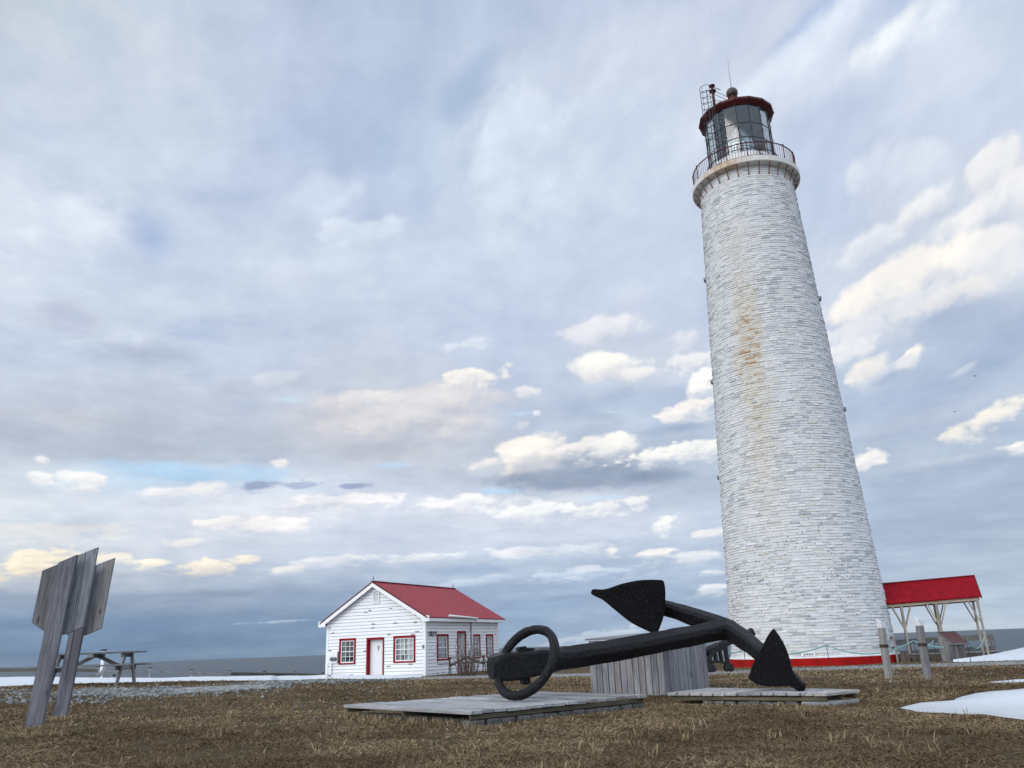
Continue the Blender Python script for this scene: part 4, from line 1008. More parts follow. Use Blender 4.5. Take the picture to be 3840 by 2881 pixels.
def door(w, s0, s1, z1, rec, leaf, red_reveal, glazed=False):
    b = MB(); wbox(b, w, s0, s1, z1 - .11, z1, -.02, .045); wbox(b, w, s0, s0 + .09, BZ, z1 - .11, -.02, .043); wbox(b, w, s1 - .09, s1, BZ, z1 - .11, -.02, .043)
    if red_reveal: wbox(b, w, s0 + .072, s0 + .09, BZ, z1 - .11, -rec, -.021); wbox(b, w, s1 - .09, s1 - .072, BZ, z1 - .11, -rec, -.021); wbox(b, w, s0 + .09, s1 - .09, z1 - .11, z1 - .09, -rec, -.021)
    fr = b.build('door_frame', M['red_trim'], HS, .004)
    if not red_reveal:
        b = MB(); wbox(b, w, s0 + .07, s0 + .09, BZ, z1 - .11, -rec, -.021); wbox(b, w, s1 - .09, s1 - .07, BZ, z1 - .11, -rec, -.021); wbox(b, w, s0 + .09, s1 - .09, z1 - .11, z1 - .09, -rec, -.021); b.build('reveal', M['trim_white'], fr)
    b = MB(); a0, a1 = s0 + .09, s1 - .09; zt = z1 - .12
    if not glazed:
        wbox(b, w, a0, a1, BZ, zt, -rec - .04, -rec); d_ = b.build('door', M['white'], fr)
        b = MB()
        for (p0, p1, q0, q1) in ((a0 + .02, a0 + .07, BZ, zt), (a0 + .07, a1, zt - .06, zt), (a0 + .07, a1, .02, .05)): wbox(b, w, p0, p1, q0, q1, -rec + .001, -rec + .014)
        b.build('door_batten', M['trim_white'], d_)
        b = MB(); wbox(b, w, a1 - .10, a1 - .045, .14, .26, -rec, -rec + .02); b.tube([wp(w, a1 - .075, .2, -rec + .02), wp(w, a1 - .075, .2, -rec + .07)], .024, 8); b.build('handle', M['meter_grey'], d_)
        b = MB(); m_ = (a0 + a1) / 2 + .06; b.tube([wp(w, m_ + .055 * math.cos(t), 1.02 + .06 * math.sin(t), -rec + .015) for t in np.linspace(0, 2 * math.pi, 14, endpoint=False)], .014, 6, closed=True); wbox(b, w, m_ - .018, m_ + .012, .84, .96, -rec + .003, -rec + .025); b.build('door_sign', M['meter_grey'], d_)
    else:
        wbox(b, w, a0, a1, zt - .15, zt, -rec - .04, -rec); wbox(b, w, a0, a1, BZ, .35, -rec - .04, -rec); wbox(b, w, a0, a0 + .12, .35, zt - .15, -rec - .04, -rec); wbox(b, w, a1 - .12, a1, .35, zt - .15, -rec - .04, -rec)
        for k in (1,): q = (a0 + a1) / 2; wbox(b, w, q - .014, q + .014, .35, zt - .15, -rec - .03, -rec - .002)
        for k in range(1, 4): q = .35 + (zt - .5) * k / 4; wbox(b, w, a0 + .12, a1 - .12, q - .014, q + .014, -rec - .031, -rec - .003)
        d_ = b.build('door', M['white'], fr); b = MB(); b.add([wp(w, a0 + .1, .33, -rec - .02), wp(w, a1 - .1, .33, -rec - .02), wp(w, a1 - .1, zt - .13, -rec - .02), wp(w, a0 + .1, zt - .13, -rec - .02)], [(0, 1, 2, 3)]); b.build('pane', M['glass'], d_)
    return fr
door(GW, 2.70, 3.85, 1.52, .20, True, True)['label'] = 'front door frame painted bright red'
door(SW, 3.25, 4.22, 1.72, .40, True, False, True)
# gable vent, meters, conduit, gutter, downspout, lamp, sign
b = MB(); wbox(b, GW, 3.05, 3.54, 3.30, 3.36, .02, .075); wbox(b, GW, 3.05, 3.54, 3.90, 3.97, .02, .09); wbox(b, GW, 3.07, 3.13, 3.36, 3.90, .02, .07); wbox(b, GW, 3.46, 3.52, 3.36, 3.90, .02, .07)
for k in range(7): q = 3.39 + k * .073; b.bar(wp(GW, 3.13, q, .045), wp(GW, 3.46, q, .045), .06, .012, unit(hz + GW['n'] * .8))
b.build('gable_vent', M['trim_white'], HS)
b = MB(); wbox(b, GW, .13, .36, .27, .88, .02, .10); wbox(b, GW, .365, .58, .27, .88, .02, .11); wbox(b, GW, .585, .80, .27, .88, .02, .11); wbox(b, GW, .30, .42, BZ, .27, .03, .10); mb_ = b.build('meter_box', M['trim_white'], HS, .004)
for s_ in (.47, .69):
    p = wp(GW, s_, .50, .11); b = MB(); T = [p + GW['n'] * q for q in (0, .06, .13, .14)]; b.tube(T, [.10, .10, .085, .05], 16); b.build('electric_meter', M['meter_grey'], mb_); 
b = MB(); wbox(b, GW, .805, .86, .27, .885, .02, .07); b.build('cable_cover', M['meter_grey'], mb_)
b = MB(); gz = EZ + .02; b.tube([wp(SW, 1.75, gz - .02, ov + .09), wp(SW, 4.9, gz - .12, ov + .09)], .06, 8); gt = b.build('gutter', M['trim_white'], HS)
b = MB(); b.tube([wp(SW, 4.9, gz - .14, ov + .09), wp(SW, 4.86, gz - .40, .09), wp(SW, 4.86, 1.2, .09), wp(SW, 4.86, BZ, .09)], .045, 8); b.build('downspout', M['trim_white'], gt)
b = MB(); wbox(b, SW, 4.77, 4.80, .9, gz - .3, .03, .05); b.build('cable', M['meter_grey'], HS)
b = MB(); p = wp(SW, HD - .05, 2.30, .12); b.tube([p + V(0, 0, .05), p + SW['n'] * .16 - V(0, 0, .06)], [.05, .085], 10); b.tube([p + hv * .12 + V(0, 0, .05), p + hv * .14 + SW['n'] * .16 - V(0, 0, .06)], [.05, .085], 10); b.build('floodlight', M['black_metal'], HS)
b = MB(); wbox(b, SW, .17, 1.07, 1.45, 1.76, .032, .046); sg = b.build('toilet_sign', M['trim_white'], HS)
def text(body, w, s, z, out, size, mat, parent, width=None):
    cu = bpy.data.curves.new('lettering', 'FONT'); cu.body = body; cu.size = size; cu.extrude = .004; cu.align_x = 'LEFT'; cu.offset = .015
    tmp = bpy.data.objects.new('t', cu); COL.objects.link(tmp); dg = bpy.context.evaluated_depsgraph_get(); me = bpy.data.meshes.new_from_object(tmp.evaluated_get(dg)); bpy.data.objects.remove(tmp)
    xs_ = [v.co.x for v in me.vertices]; k = (width / (max(xs_) - min(xs_))) if width else 1; x0 = min(xs_)
    for v in me.vertices: c = wp(w, s + (v.co.x - x0) * k, z + v.co.y, out + v.co.z); v.co = c
    me.materials.clear(); return link('lettering', me, mat, parent)
text('TOÍLETTE', SW, .19, 1.48, .052, .29, M['black_paint'], sg, .86)
text('6', SW, 4.42, .93, .04, .17, M['black_paint'], HS)
b = MB(); wbox(b, GW, HW - .16, HW - .04, .86, 1.04, .036, .06); b.build('wall_fitting', M['meter_grey'], HS)

# ================================================================== PICNIC TABLES
def picnic(loc, ang, label, L=2.0, sc=1.0, tilt=0.0, wide=1.5, legin=.30, mat='table_wood'):
    root = empty('picnic_table', loc, label, 'picnic table', 'weathered picnic tables'); dx = V(math.cos(ang), math.sin(ang), tilt); dx = unit(dx); dy = V(-math.sin(ang), math.cos(ang), 0); dz = np.cross(dx, dy); O = np.asarray(loc, float)
    Q = lambda x, y, z: O + (dx * x + dy * y + dz * z) * sc
    F = np.stack([dx, dy, dz], 1); m = M[mat]
    for i in range(5):
        b = MB(); b.box(Q(random.uniform(-.02, .02), -.30 + .15 * i, .735), np.array((L, .138, .036)) * sc, F); b.build('table_board', m, root, .004)
    for s in (-1, 1):
        for k in (0, 1):
            b = MB(); b.box(Q(random.uniform(-.01, .02), s * (wide / 2 - .06 - .145 * k), .435), np.array((L, .138, .036)) * sc, F); b.build('bench_board', m, root, .004)
    X0 = L / 2 - legin
    for e in (-1, 1):
        x = e * X0
        b = MB(); b.box(Q(x - e * .02, 0, .385), np.array((.04, wide - .1, .135)) * sc, F); b.build('seat_beam', m, root, .004)
        b = MB(); b.box(Q(x - e * .02, 0, .665), np.array((.04, .72, .09)) * sc, F); b.build('top_cleat', m, root, .004)
        for s in (-1, 1):
            b = MB(); b.bar(Q(x + e * .022, s * .62, -.06), Q(x + e * .022, s * .22, .70), .135 * sc, .04 * sc, dx); b.build('leg', m, root, .004)
        b = MB(); b.bar(Q(x - e * .06, 0, .36), Q(e * .06, 0, .66), .085 * sc, .038 * sc, dy); b.build('brace', m, root, .004)
    b = MB(); b.box(Q(0, 0, .67), np.array((.14, .74, .085)) * sc, F); b.build('top_cleat', m, root, .004)
    return root
p0 = gr(330, 2568); p0 = at(330, 2568, 20.2); p0[2] = float(hgt(p0[0], p0[1])); p0[0] += .12; picnic(p0, rad(5), 'grey picnic table on the grassy rise behind the leaning wooden sign', 2.14, .95, .0, 1.45, .32)
p1 = at(1752, 2530, 42.6); p1[2] = float(hgt(p1[0], p1[1])) + .12; picnic(p1, rad(9), 'grey picnic table behind the bare shrub beside the white cottage', 2.9, 1.0, .015, 1.5, .62, 'brown_wood')

# ================================================================== SIGN BOARDS seen from behind (left foreground)
z8 = lambda x, y: (x * .5307, 2000 + y * .5307)
def signboard(Yb, post, boards, label):
    root = empty('wooden_sign', at(*z8(*post[0]), Yb)[:3] * V(1, 1, 0), label, 'sign', 'leaning wooden signs')
    top0 = at(*z8(*post[2]), Yb); top1 = at(*z8(*post[3]), Yb - .03); bl = at(*z8(*post[0]), Yb); br = at(*z8(*post[1]), Yb - .03)
    gb = .25
    def ext(t, q): d = q - t; return q + unit(d) * gb
    P = [ext(top0, bl), ext(top1, br), top1, top0]; nrm_ = unit(np.cross(P[1] - P[0], P[3] - P[0]))
    if nrm_ @ (ORG - P[0]) < 0: nrm_ = -nrm_
    b = MB(); o = unit(P[1] - P[0]); upd = unit(P[3] - P[0]); rt_ = unit(o - upd * (o @ upd)); poly = [((p - P[0]) @ rt_, (p - P[0]) @ upd) for p in P]
    b.prism(poly, P[0], rt_, upd, .042); ob = b.build('post', M['dark_wood'], root, .006, 2)
    for (quad, dep, m) in boards:
        Q = [at(*z8(*q), Yb + dp) for q, dp in zip(quad, dep)]; d = unit(Q[1] - Q[0]); u_ = Q[3] - Q[0]; u_ = unit(u_ - d * (u_ @ d))
        n_ = np.cross(d, u_); back = n_ * (1 if n_ @ (ORG - Q[0]) < 0 else -1); b = MB()
        O2 = [q + back * .03 for q in Q]; L_ = np.linalg.norm(Q[3] - Q[0]); W_ = np.linalg.norm(Q[1] - Q[0]); o_ = (random.uniform(0, 30), random.uniform(0, 30))
        U = [(o_[0], o_[1]), (o_[0], o_[1] + W_), (o_[0] + L_, o_[1] + W_), (o_[0] + L_, o_[1])]
        F = [(0, 1, 2, 3), (4, 5, 6, 7), (0, 1, 5, 4), (1, 2, 6, 5), (2, 3, 7, 6), (3, 0, 4, 7)]
        UV = [U, U] + [[U[a], U[c], (U[c][0], U[c][1] + .03), (U[a][0], U[a][1] + .03)] for a, c in ((0, 1), (1, 2), (2, 3), (3, 0))]
        ob = b.add(Q + O2, F, UV).build('board', M[m], root, .004); bm = bmesh.new(); bm.from_mesh(ob.data); bmesh.ops.recalc_face_normals(bm, faces=bm.faces); bm.to_mesh(ob.data); bm.free()
    return root
yb1 = gr(*z8(245, 1380))[1]; yb2 = gr(*z8(425, 1305))[1]
# corners: bottom-left, bottom-right, top-left, top-right (zoomed pixels of the photograph)
signboard(yb1, [(185, 1385), (305, 1385), (427, 209), (557, 153)],
          [([(222, 632), (340, 715), (440, 205), (298, 265)], (.06, .06, .06, .06), 'grey_wood'),
           ([(425, 722), (518, 694), (606, 133), (538, 160)], (.06, .05, .05, .06), 'grey_wood'),
           ([(520, 693), (583, 662), (692, 98), (609, 131)], (.05, .04, .04, .05), 'grey_wood')],
          'nearest leaning grey plank sign with its back to the camera')
signboard(yb2, [(375, 1310), (478, 1315), (590, 270), (686, 225)],
          [([(574, 730), (646, 703), (731, 203), (668, 230)], (.06, .05, .05, .06), 'grey_wood'),
           ([(648, 702), (714, 671), (810, 174), (733, 202)], (.05, .04, .04, .05), 'grey_wood'),
           ([(470, 722), (586, 700), (668, 240), (560, 300)], (.07, .06, .06, .07), 'dark_wood')],
          'second leaning grey plank sign, half hidden behind the nearest one')

# ================================================================== WHITE TOPPED POSTS
z7 = lambda x, y: (3240 + x * .3736, 2100 + y * .3736)
for (bp, tp, wpx, lab) in (((252, 1198), (160, 592), 19, 'square grey post with white painted tip in front of the tower plinth'), ((643, 1200), (541, 566), 21, 'square grey post with white painted tip left of the maroon info podium')):
    g = gr(*z7(*bp)); tp_ = at(*z7(*tp), g[1]); Hh = tp_[2] - g[2]; lean = (tp_ - g); lean[2] = 0; r = empty('wooden_post', g, lab, 'post', 'white tipped posts')
    dz_ = unit(V(lean[0], lean[1] * 0, Hh)); a = rad(24); dx_ = unit(V(math.cos(a), math.sin(a), 0) - dz_ * dz_[0] * math.cos(a)); dy_ = np.cross(dz_, dx_); s = .098; F = np.stack([dx_, dy_, dz_], 1)
    b = MB(); b.box(g + dz_ * ((Hh - .16) / 2 - .1), (s, s, Hh - .16 + .2), F); b.build('shaft', M['post_wood'], r, .008, 2)
    b = MB(); c0 = g + dz_ * (Hh - .16); h2 = s / 2
    b.add([c0 + dx_ * x + dy_ * y for x, y in ((-h2, -h2), (h2, -h2), (h2, h2), (-h2, h2))] + [c0 + dx_ * x + dy_ * y + dz_ * z for x, y, z in ((-h2, -h2, .11), (h2, -h2, .085), (h2, h2, .13), (-h2, h2, .17))], [(3, 2, 1, 0), (4, 5, 6, 7), (0, 1, 5, 4), (1, 2, 6, 5), (2, 3, 7, 6), (3, 0, 4, 7)], None, .5)
    b.build('painted_tip', M['post_cap'], r, .006, 2)
    b = MB(); b.box(g + dz_ * (Hh * .545), (s + .012, s + .012, .052), F); b.build('iron_band', M['iron_band'], r, .003)

# ================================================================== CANNON
CY = 28.0
cb0 = at(2575, 2474, CY - .2); cm0 = at(2823, 2370, CY + .25); cdv = unit(cm0 - cb0); CL = np.linalg.norm(cm0 - cb0)
gz = float(hgt(*at(2760, 2500, CY)[:2])); CN = empty('cannon', (cb0 + cdv * CL * .6) * V(1, 1, 0) + V(0, 0, gz), 'black iron cannon on a low wheeled carriage beside the lighthouse', 'cannon')
b = MB(); prof = [(-.16, .0), (-.155, .06), (-.12, .075), (-.08, .05), (-.06, .04), (-.03, .12), (0, .17), (.06, .175), (.07, .165), (.42, .158), (.43, .17), (.5, .17), (.51, .15), (1.1, .125), (1.11, .138), (1.16, .138), (1.17, .118), (CL - .26, .098), (CL - .16, .112), (CL - .06, .145), (CL, .14), (CL + .005, .075), (CL - .2, .07), (CL - .2, 0)]
b.tube([cb0 + cdv * s for s, r in prof], [max(r, .001) for s, r in prof], 20); b.build('barrel', M['cannon'], CN)
sx_ = V(cdv[0], cdv[1], 0); sx_ = unit(sx_); ax_ = V(-sx_[1], sx_[0], 0); ax_ = unit(ax_ + sx_ * .32); w0 = at(2680, 2500, CY - .2); w1 = at(2735, 2500, CY - .25)
def gpt(px): q = at(px, 2500, CY - .32); return V(q[0], q[1], gz)
X0_, X1_ = gpt(2672), gpt(2738); XF = gpt(2748)
trun = cb0 + cdv * CL * .48
for s in (0, .62):
    o = ax_ * s; b = MB(); L = lambda px, z: gpt(px) + o + V(0, 0, z)
    b.bar(L(2650, .24), L(2690, .36), .07, .06, ax_); b.bar(L(2690, .36), L(2748, .22), .07, .06, ax_)
    b.bar(L(2668, .62), L(2736, .78), .10, .06, ax_); b.bar(L(2735, .16), L(2731, .80), .075, .06, ax_); b.bar(L(2712, .3), L(2709, .70), .06, .055, ax_); b.bar(L(2691, .3), L(2690, .68), .075, .055, ax_)
    b.bar(L(2662, .22), L(2672, .60), .09, .055, ax_); b.bar(L(2652, .40), L(2690, .62), .07, .055, ax_)
    b.bar(L(2690, .74), L(2722, .92), .12, .06, ax_); b.build('carriage_cheek', M['cannon'], CN, .006)
    for px in (2668, 2734):
        b = MB(); q = gpt(px) + o - ax_ * .12 + V(0, 0, .135); b.tube([q, q + ax_ * .09], .135, 18, smooth=False); b.tube([q - ax_ * .03, q + ax_ * .12], .045, 10); b.build('wheel', M['cannon'], CN, .01, 2)
b = MB()
for px in (2668, 2734): q = gpt(px) + V(0, 0, .15); b.bar(q - ax_ * .1, q + ax_ * .68, .09, .09, hz)
b.build('axle', M['cannon'], CN); b = MB(); b.bar(gpt(2700) + V(0, 0, .70), gpt(2700) + ax_ * .62 + V(0, 0, .70), .1, .1, hz); b.bar(gpt(2660) + V(0, 0, .5), gpt(2660) + ax_ * .62 + V(0, 0, .5), .1, .08, hz); b.build('cross_beam', M['cannon'], CN)

# ================================================================== SHELTER with the red roof
eL = at(*z7(243, 440), 41.0); eR = at(*z7(1183, 364), 39.4); ze = (eL[2] + eR[2]) / 2
eL = eL + (eL - eR) * .03; sd_ = unit((eR - eL) * V(1, 1, 0)); pb = V(-sd_[1], sd_[0], 0); SL = np.linalg.norm(eR - eL)
SH = empty('shelter', (eL + eR) / 2 * V(1, 1, 0) + pb * 1.2 + V(0, 0, -.5), 'open timber shelter with bright red gable roof beside the lighthouse', 'shelter')
hr = 1.02; hd = 1.35; rL = eL + pb * hd + V(0, 0, hr); rR = eR + pb * hd + V(0, 0, hr); bL = eL + pb * 2 * hd; bR = eR + pb * 2 * hd
for (p, q, r_, s_) in ((eL, eR, rR, rL), (rL, rR, bR, bL)):
    n_ = unit(np.cross(q - p, s_ - p)); b = MB(); b.add([p, q, r_, s_, p - n_ * .05, q - n_ * .05, r_ - n_ * .05, s_ - n_ * .05], [(0, 1, 2, 3), (7, 6, 5, 4), (0, 4, 5, 1), (1, 5, 6, 2), (2, 6, 7, 3), (3, 7, 4, 0)], None, .5)
    ro = b.build('roof', M['red_roof2'], SH)
b = MB(); b.bar(rL + V(0, 0, .02), rR + V(0, 0, .02), .16, .03, hz); b.bar(eL + V(0, 0, .015) + pb * .04, eR + V(0, 0, .015) + pb * .04, .06, .035, hz); b.build('roof_trim', M['red_roof2'], ro)
b = MB()
for (p, q) in ((eR, rR), (bR, rR), (eL, rL), (bL, rL)): b.bar(p - V(0, 0, .05) - sd_ * .02, q - V(0, 0, .05) - sd_ * .02, .04, .12, hz)
b.build('verge_board', M['roof_edge'], SH)
for f in (.0, 1.0):
    o = pb * (.16 + f * (2 * hd - .32)); b = MB(); b.bar(eL + o + V(0, 0, -.10), eR + o - sd_ * .1 + V(0, 0, -.10), .09, .14, hz); b.build('eave_beam', M['tan_wood'], SH, .005)
fr_ = []
for (px_, py_) in ((372, 443), (722, 415), (1135, 392)):
    d = ray(*z7(px_, py_)); P0 = eL + pb * .16; t_ = np.dot(P0[:2] - ORG[:2], pb[:2]) / np.dot(d[:2], pb[:2]); fr_.append((ORG + d * t_))
for k, q in enumerate(fr_):
    for f in (0, 1):
        o = pb * f * (2 * hd - .32); p = V(q[0], q[1], 0) + o; g = float(hgt(p[0], p[1])) - .25; zt = eL[2] + (eR[2] - eL[2]) * ((p - eL) @ sd_) / SL - .16
        b = MB(); b.bar(V(p[0], p[1], g), V(p[0], p[1], zt), .10, .10, pb); po = b.build('post', M['tan_wood'], SH, .006)
        for s in (-1, 1):
            b = MB(); b.bar(V(p[0], p[1], zt - .95) + sd_ * .05 * s, V(p[0], p[1], zt - .02) + sd_ * .40 * s, .06, .06, pb)
            if not (k == 2 and s == 1): b.build('brace', M['tan_wood'], po)
        b = MB(); b.bar(V(p[0], p[1], zt - .95) + pb * (.05 if f == 0 else -.05), V(p[0], p[1], zt - .02) + pb * (.42 if f == 0 else -.42), .06, .06, sd_); b.build('brace', M['tan_wood'], po)
for q in fr_:
    b = MB(); p = V(q[0], q[1], eL[2] + (eR[2] - eL[2]) * ((q - eL)[:2] @ sd_[:2]) / SL - .10); b.bar(p, p + pb * (2 * hd - .32), .09, .12, hz); b.build('tie_beam', M['tan_wood'], SH)

# ================================================================== RAILING and boardwalk behind the shelter
def railing(px_top, Ys, posts, rails, label, name='wooden_railing', mat='table_wood', h_=1.0, group='wooden railings on the cliff edge'):
    P = [at(px, py, Y_) for (px, py), Y_ in zip(px_top, Ys)]; root = empty(name, P[0] * V(1, 1, 0) + V(0, 0, P[0][2] - h_), label, 'railing', group)
    for (dz0, hh, th) in rails:
        for a, c in zip(P[:-1], P[1:]):
            b = MB(); b.bar(a + V(0, 0, -dz0), c + V(0, 0, -dz0), th, hh, hz); b.build('rail', M[mat], root, .004)
    for f in posts:
        i = min(int(f), len(P) - 2); q = P[i] + (P[i + 1] - P[i]) * (f - i); g = min(float(hgt(q[0], q[1])) - .1, q[2] - h_); b = MB(); b.bar(V(q[0], q[1], g), q + V(0, 0, .04), .10, .10, unit(V(q[0], q[1], 0))); b.build('post', M[mat], root, .004)
    return root
railing([(3350, 2408), (3470, 2399), (3711, 2386), (3724, 2385)], [46.5, 46, 44.5, 44.4], [0, .5, 1, 1.5, 2, 3], [(.04, .28, .04), (.60, .22, .04), (.95, .12, .04)], 'grey plank railing behind the shelter at the cliff edge', h_=1.15)
railing([(3312, 2368), (3352, 2392)], [42.5, 40.0], [0, 1], [(.05, .12, .05), (.5, .12, .04), (.85, .2, .04)], 'short sloping grey handrail against the tower wall')
# low deck edge leading to the right
b = MB(); A_, B_ = at(3400, 2455, 40.0), at(3620, 2447, 41.0); C__ = at(3800, 2439.5, 43.5)
WK = empty('boardwalk', (A_ + B_) / 2, 'low grey boardwalk behind the shelter posts', 'boardwalk')
for p, q in ((A_, B_), (B_, C__)):
    for k in range(6):
        b = MB(); o = unit(V(q[1] - p[1], p[0] - q[0], 0)) * -.15 * k; b.bar(p + o, q + o, .14, .04, hz); b.build('plank', M['table_wood'], WK)
    b = MB(); b.bar(p - V(0, 0, .12) - unit(p - q) * -.05, q - V(0, 0, .12), .05, .16, hz); b.build('fascia', M['brown_wood'], WK)
for f in np.linspace(0, 1, 6):
    q = A_ + (B_ - A_) * f + unit(V(B_[1] - A_[1], A_[0] - B_[0], 0)) * -.1; g = float(hgt(q[0], q[1])) - .05; b = MB(); b.bar(V(q[0], q[1], g), q - V(0, 0, .03), .09, .09, sd_); b.build('leg', M['brown_wood'], WK)
# small grey slatted gate beside the plinth
g0, g1 = at(*z7(352, 935), 39.2), at(*z7(452, 935), 38.6); GT = empty('slatted_gate', (g0 + g1) / 2 * V(1, 1, 0) + V(0, 0, -.6), 'low grey slatted wooden gate at the right end of the red plinth', 'gate')
gd = unit((g1 - g0) * V(1, 1, 0)); gl = np.linalg.norm((g1 - g0)[:2])
for k in range(6):
    q = g0 + gd * (gl * (k + .5) / 6); g = float(hgt(q[0], q[1])) - .05; b = MB(); b.bar(V(q[0], q[1], g), V(q[0], q[1], g0[2]), gl / 6 * .9, .025, V(-gd[1], gd[0], 0)); b.build('slat', M['brown_wood'], GT, .003)
b = MB(); b.bar(g0 + V(0, 0, -.08) + V(-gd[1], gd[0], 0) * .04, g1 * V(1, 1, 0) + V(0, 0, g0[2] - .08) + V(-gd[1], gd[0], 0) * .04, .05, .08, hz); b.build('rail', M['brown_wood'], GT)

# ================================================================== INFO PODIUM
r4 = lambda x, y: (3300 + x * .2441, 2300 + y * .2441)
gq = gr(*r4(1190, 742)); PY = gq[1]
fl_, fr2 = at(*r4(1062, 478), PY), at(*r4(1340, 462), PY + .1); bl_, br_ = at(*r4(940, 298), PY + .95), at(*r4(1170, 288), PY + 1.05)
ztf = (fl_[2] + fr2[2]) / 2; fl_[2] = fr2[2] = ztf; ztb = (bl_[2] + br_[2]) / 2 ; bl_[2] = br_[2] = ztb
PD = empty('info_podium', V(gq[0], PY + .4, gq[2]), 'grey board podium with a sloping faded maroon panel', 'info panel')
w_ = unit(fr2 - fl_); s_ = unit(bl_ - fl_); s_ = unit(s_ - w_ * (s_ @ w_)); n_ = np.cross(w_, s_); c_ = (fl_ + fr2 + bl_ + br_) / 4; W_ = np.linalg.norm(fr2 - fl_); S_ = np.linalg.norm(bl_ - fl_) * .98; F = np.stack([w_, s_, n_], 1)
b = MB(); b.box(c_, (W_, S_, .05), F); tp_ = b.build('sloping_top', M['table_wood'], PD, .004)
b = MB(); b.box(c_ + n_ * .03, (W_ - .16, S_ - .2, .012), F); b.build('panel', M['panel_red'], tp_)
b = MB()
for s in (-1, 1): b.box(c_ + n_ * .032 + w_ * s * (W_ / 2 - .035), (.07, S_, .03), F)
for s in (-1, 1): b.box(c_ + n_ * .032 + s_ * s * (S_ / 2 - .04), (W_ - .14, .07, .028), F)
b.build('panel_frame', M['brown_wood'], tp_, .003)
gb = float(hgt(gq[0], PY)) - .1; ins = .07
nb = 8
for k in range(nb):
    q = fl_ + w_ * (ins + (W_ - 2 * ins) * (k + .5) / nb) + V(-w_[1], w_[0], 0) * .12; b = MB(); b.bar(V(q[0], q[1], gb), V(q[0], q[1], ztf + .0), (W_ - 2 * ins) / nb * .94, .025, V(-w_[1], w_[0], 0)); b.build('board', M['brown_wood' if k % 3 else 'dark_wood'], PD, .003)
inw = V(-w_[1], w_[0], 0)
for (s, base) in ((0, fl_ + w_ * ins), (1, fr2 - w_ * ins)):
    for k in range(5):
        t0 = .14 + (S_ * .95 - .22) * (k + .5) / 5 * .9; q = base + inw * t0; zt = ztf + (ztb - ztf) * t0 / max(.3, np.linalg.norm((bl_ - fl_)[:2])) - .035; b = MB(); b.bar(V(q[0], q[1], gb), V(q[0], q[1], zt), .15, .025, w_); b.build('board', M['table_wood'], PD, .003)

# ================================================================== ROPE on steel stakes
RP = empty('rope_barrier', at(3110, 2500, 36.3) * V(1, 1, 0) + V(0, 0, -.5), 'pale turquoise rope strung between thin steel stakes around the tower', 'rope barrier')
stk = [((3098.5, 2419), (3114, 2500), 36.3), ((3425.7, 2403.5), (3446, 2484), 33.2), ((3619, 2394), (3640, 2467), 32.2), ((2790, 2437), (2797, 2508), 36.8), ((3502, 2402), (3512, 2470), 35.5)]
tops = []
for (tp_, bt_, Y_) in stk:
    a = at(*tp_, Y_); g = at(*bt_, Y_); g[2] = float(hgt(g[0], g[1])) - .15; b = MB(); b.tube([g, a, a + unit(a - g) * .03], .014, 6); b.lathe([(0, 0), (.03, .01), (.03, .03), (0, .04)], a - V(0, 0, .04), 8); b.build('stake', M['stake'], RP); tops.append(a)
def sag(a, c, d, n=16): return [a + (c - a) * t - V(0, 0, d * 4 * t * (1 - t)) for t in np.linspace(0, 1, n)]
r_end = at(*r4(1605, 345), 33.6); r_gate = at(*r4(1315, 380), 32.2)
for (a, c, d) in ((tops[3], tops[0], .28), (tops[0], tops[1], .42), (tops[1], at(*r4(985, 525), 32.6), .06), (tops[2], r_end, .42), (tops[1] + V(0, 0, -.02), tops[4], .20), (at(2640, 2440, 38), tops[3], .15)):
    b = MB(); b.tube(sag(a, c, d), .024, 6); b.build('rope', M['rope'], RP)

# ================================================================== CLIFF FENCE on the left, lookout post, low bollard
FN = None; fx = [(562.6, 2506, 47.5), (717.7, 2513, 50), (861.7, 2516.5, 53), (991.5, 2519, 56.3), (1108.5, 2521, 59.6), (1212, 2523.5, 63)]
fx = [(-260, 2503, 43.0), (-60, 2501, 43.5), (150, 2500, 44.5), (370, 2503, 46)] + fx
FP = [at(x, y, Y_) for x, y, Y_ in fx]; FN = empty('cliff_fence', FP[3] * V(1, 1, 0) + V(0, 0, -.5), 'low pale wooden fence with dark capped posts along the cliff edge', 'fence')
for i, p in enumerate(FP):
    g = min(float(hgt(p[0], p[1])), p[2] - .75) - .3; b = MB(); b.bar(V(p[0], p[1], g), p, .12, .12, V(0, 1, 0)); po = b.build('post', M['post_wood'], FN); b = MB(); b.box(p + V(0, 0, .02), (.17, .17, .05)); b.build('post_cap', M['black_metal'], po)
for i, (p, q) in enumerate(zip(FP[:-1], FP[1:])):
    b = MB(); b.bar(p - V(0, 0, .16) - V(0, .07, 0), q - V(0, 0, .16) - V(0, .07, 0), .03, .17, hz); b.build('rail', M['brown_wood' if (i < 3 or i > 5) else 'table_wood'], FN)
    b = MB(); b.bar(p - V(0, 0, .52) - V(0, .07, 0), q - V(0, 0, .52) - V(0, .07, 0), .03, .12, hz); b.build('rail', M['table_wood'], FN)
a = at(389, 2441, 45.0); g = float(hgt(a[0], a[1])) - .2
LP = empty('lookout_post', V(a[0], a[1], g), 'pale post with a dark flared cap behind the left picnic table', 'post')
b = MB(); b.bar(V(a[0], a[1], g), a - V(0, 0, .02), .12, .12, V(0, 1, 0)); b.build('shaft', M['trim_white'], LP); b = MB(); b.lathe([(.0, -.16), (.10, -.16), (.09, -.10), (.06, -.07), (.06, -.04), (.17, .0), (.17, .05), (.0, .06)], a + V(0, 0, .02), 12); b.build('cap', M['black_metal'], LP)
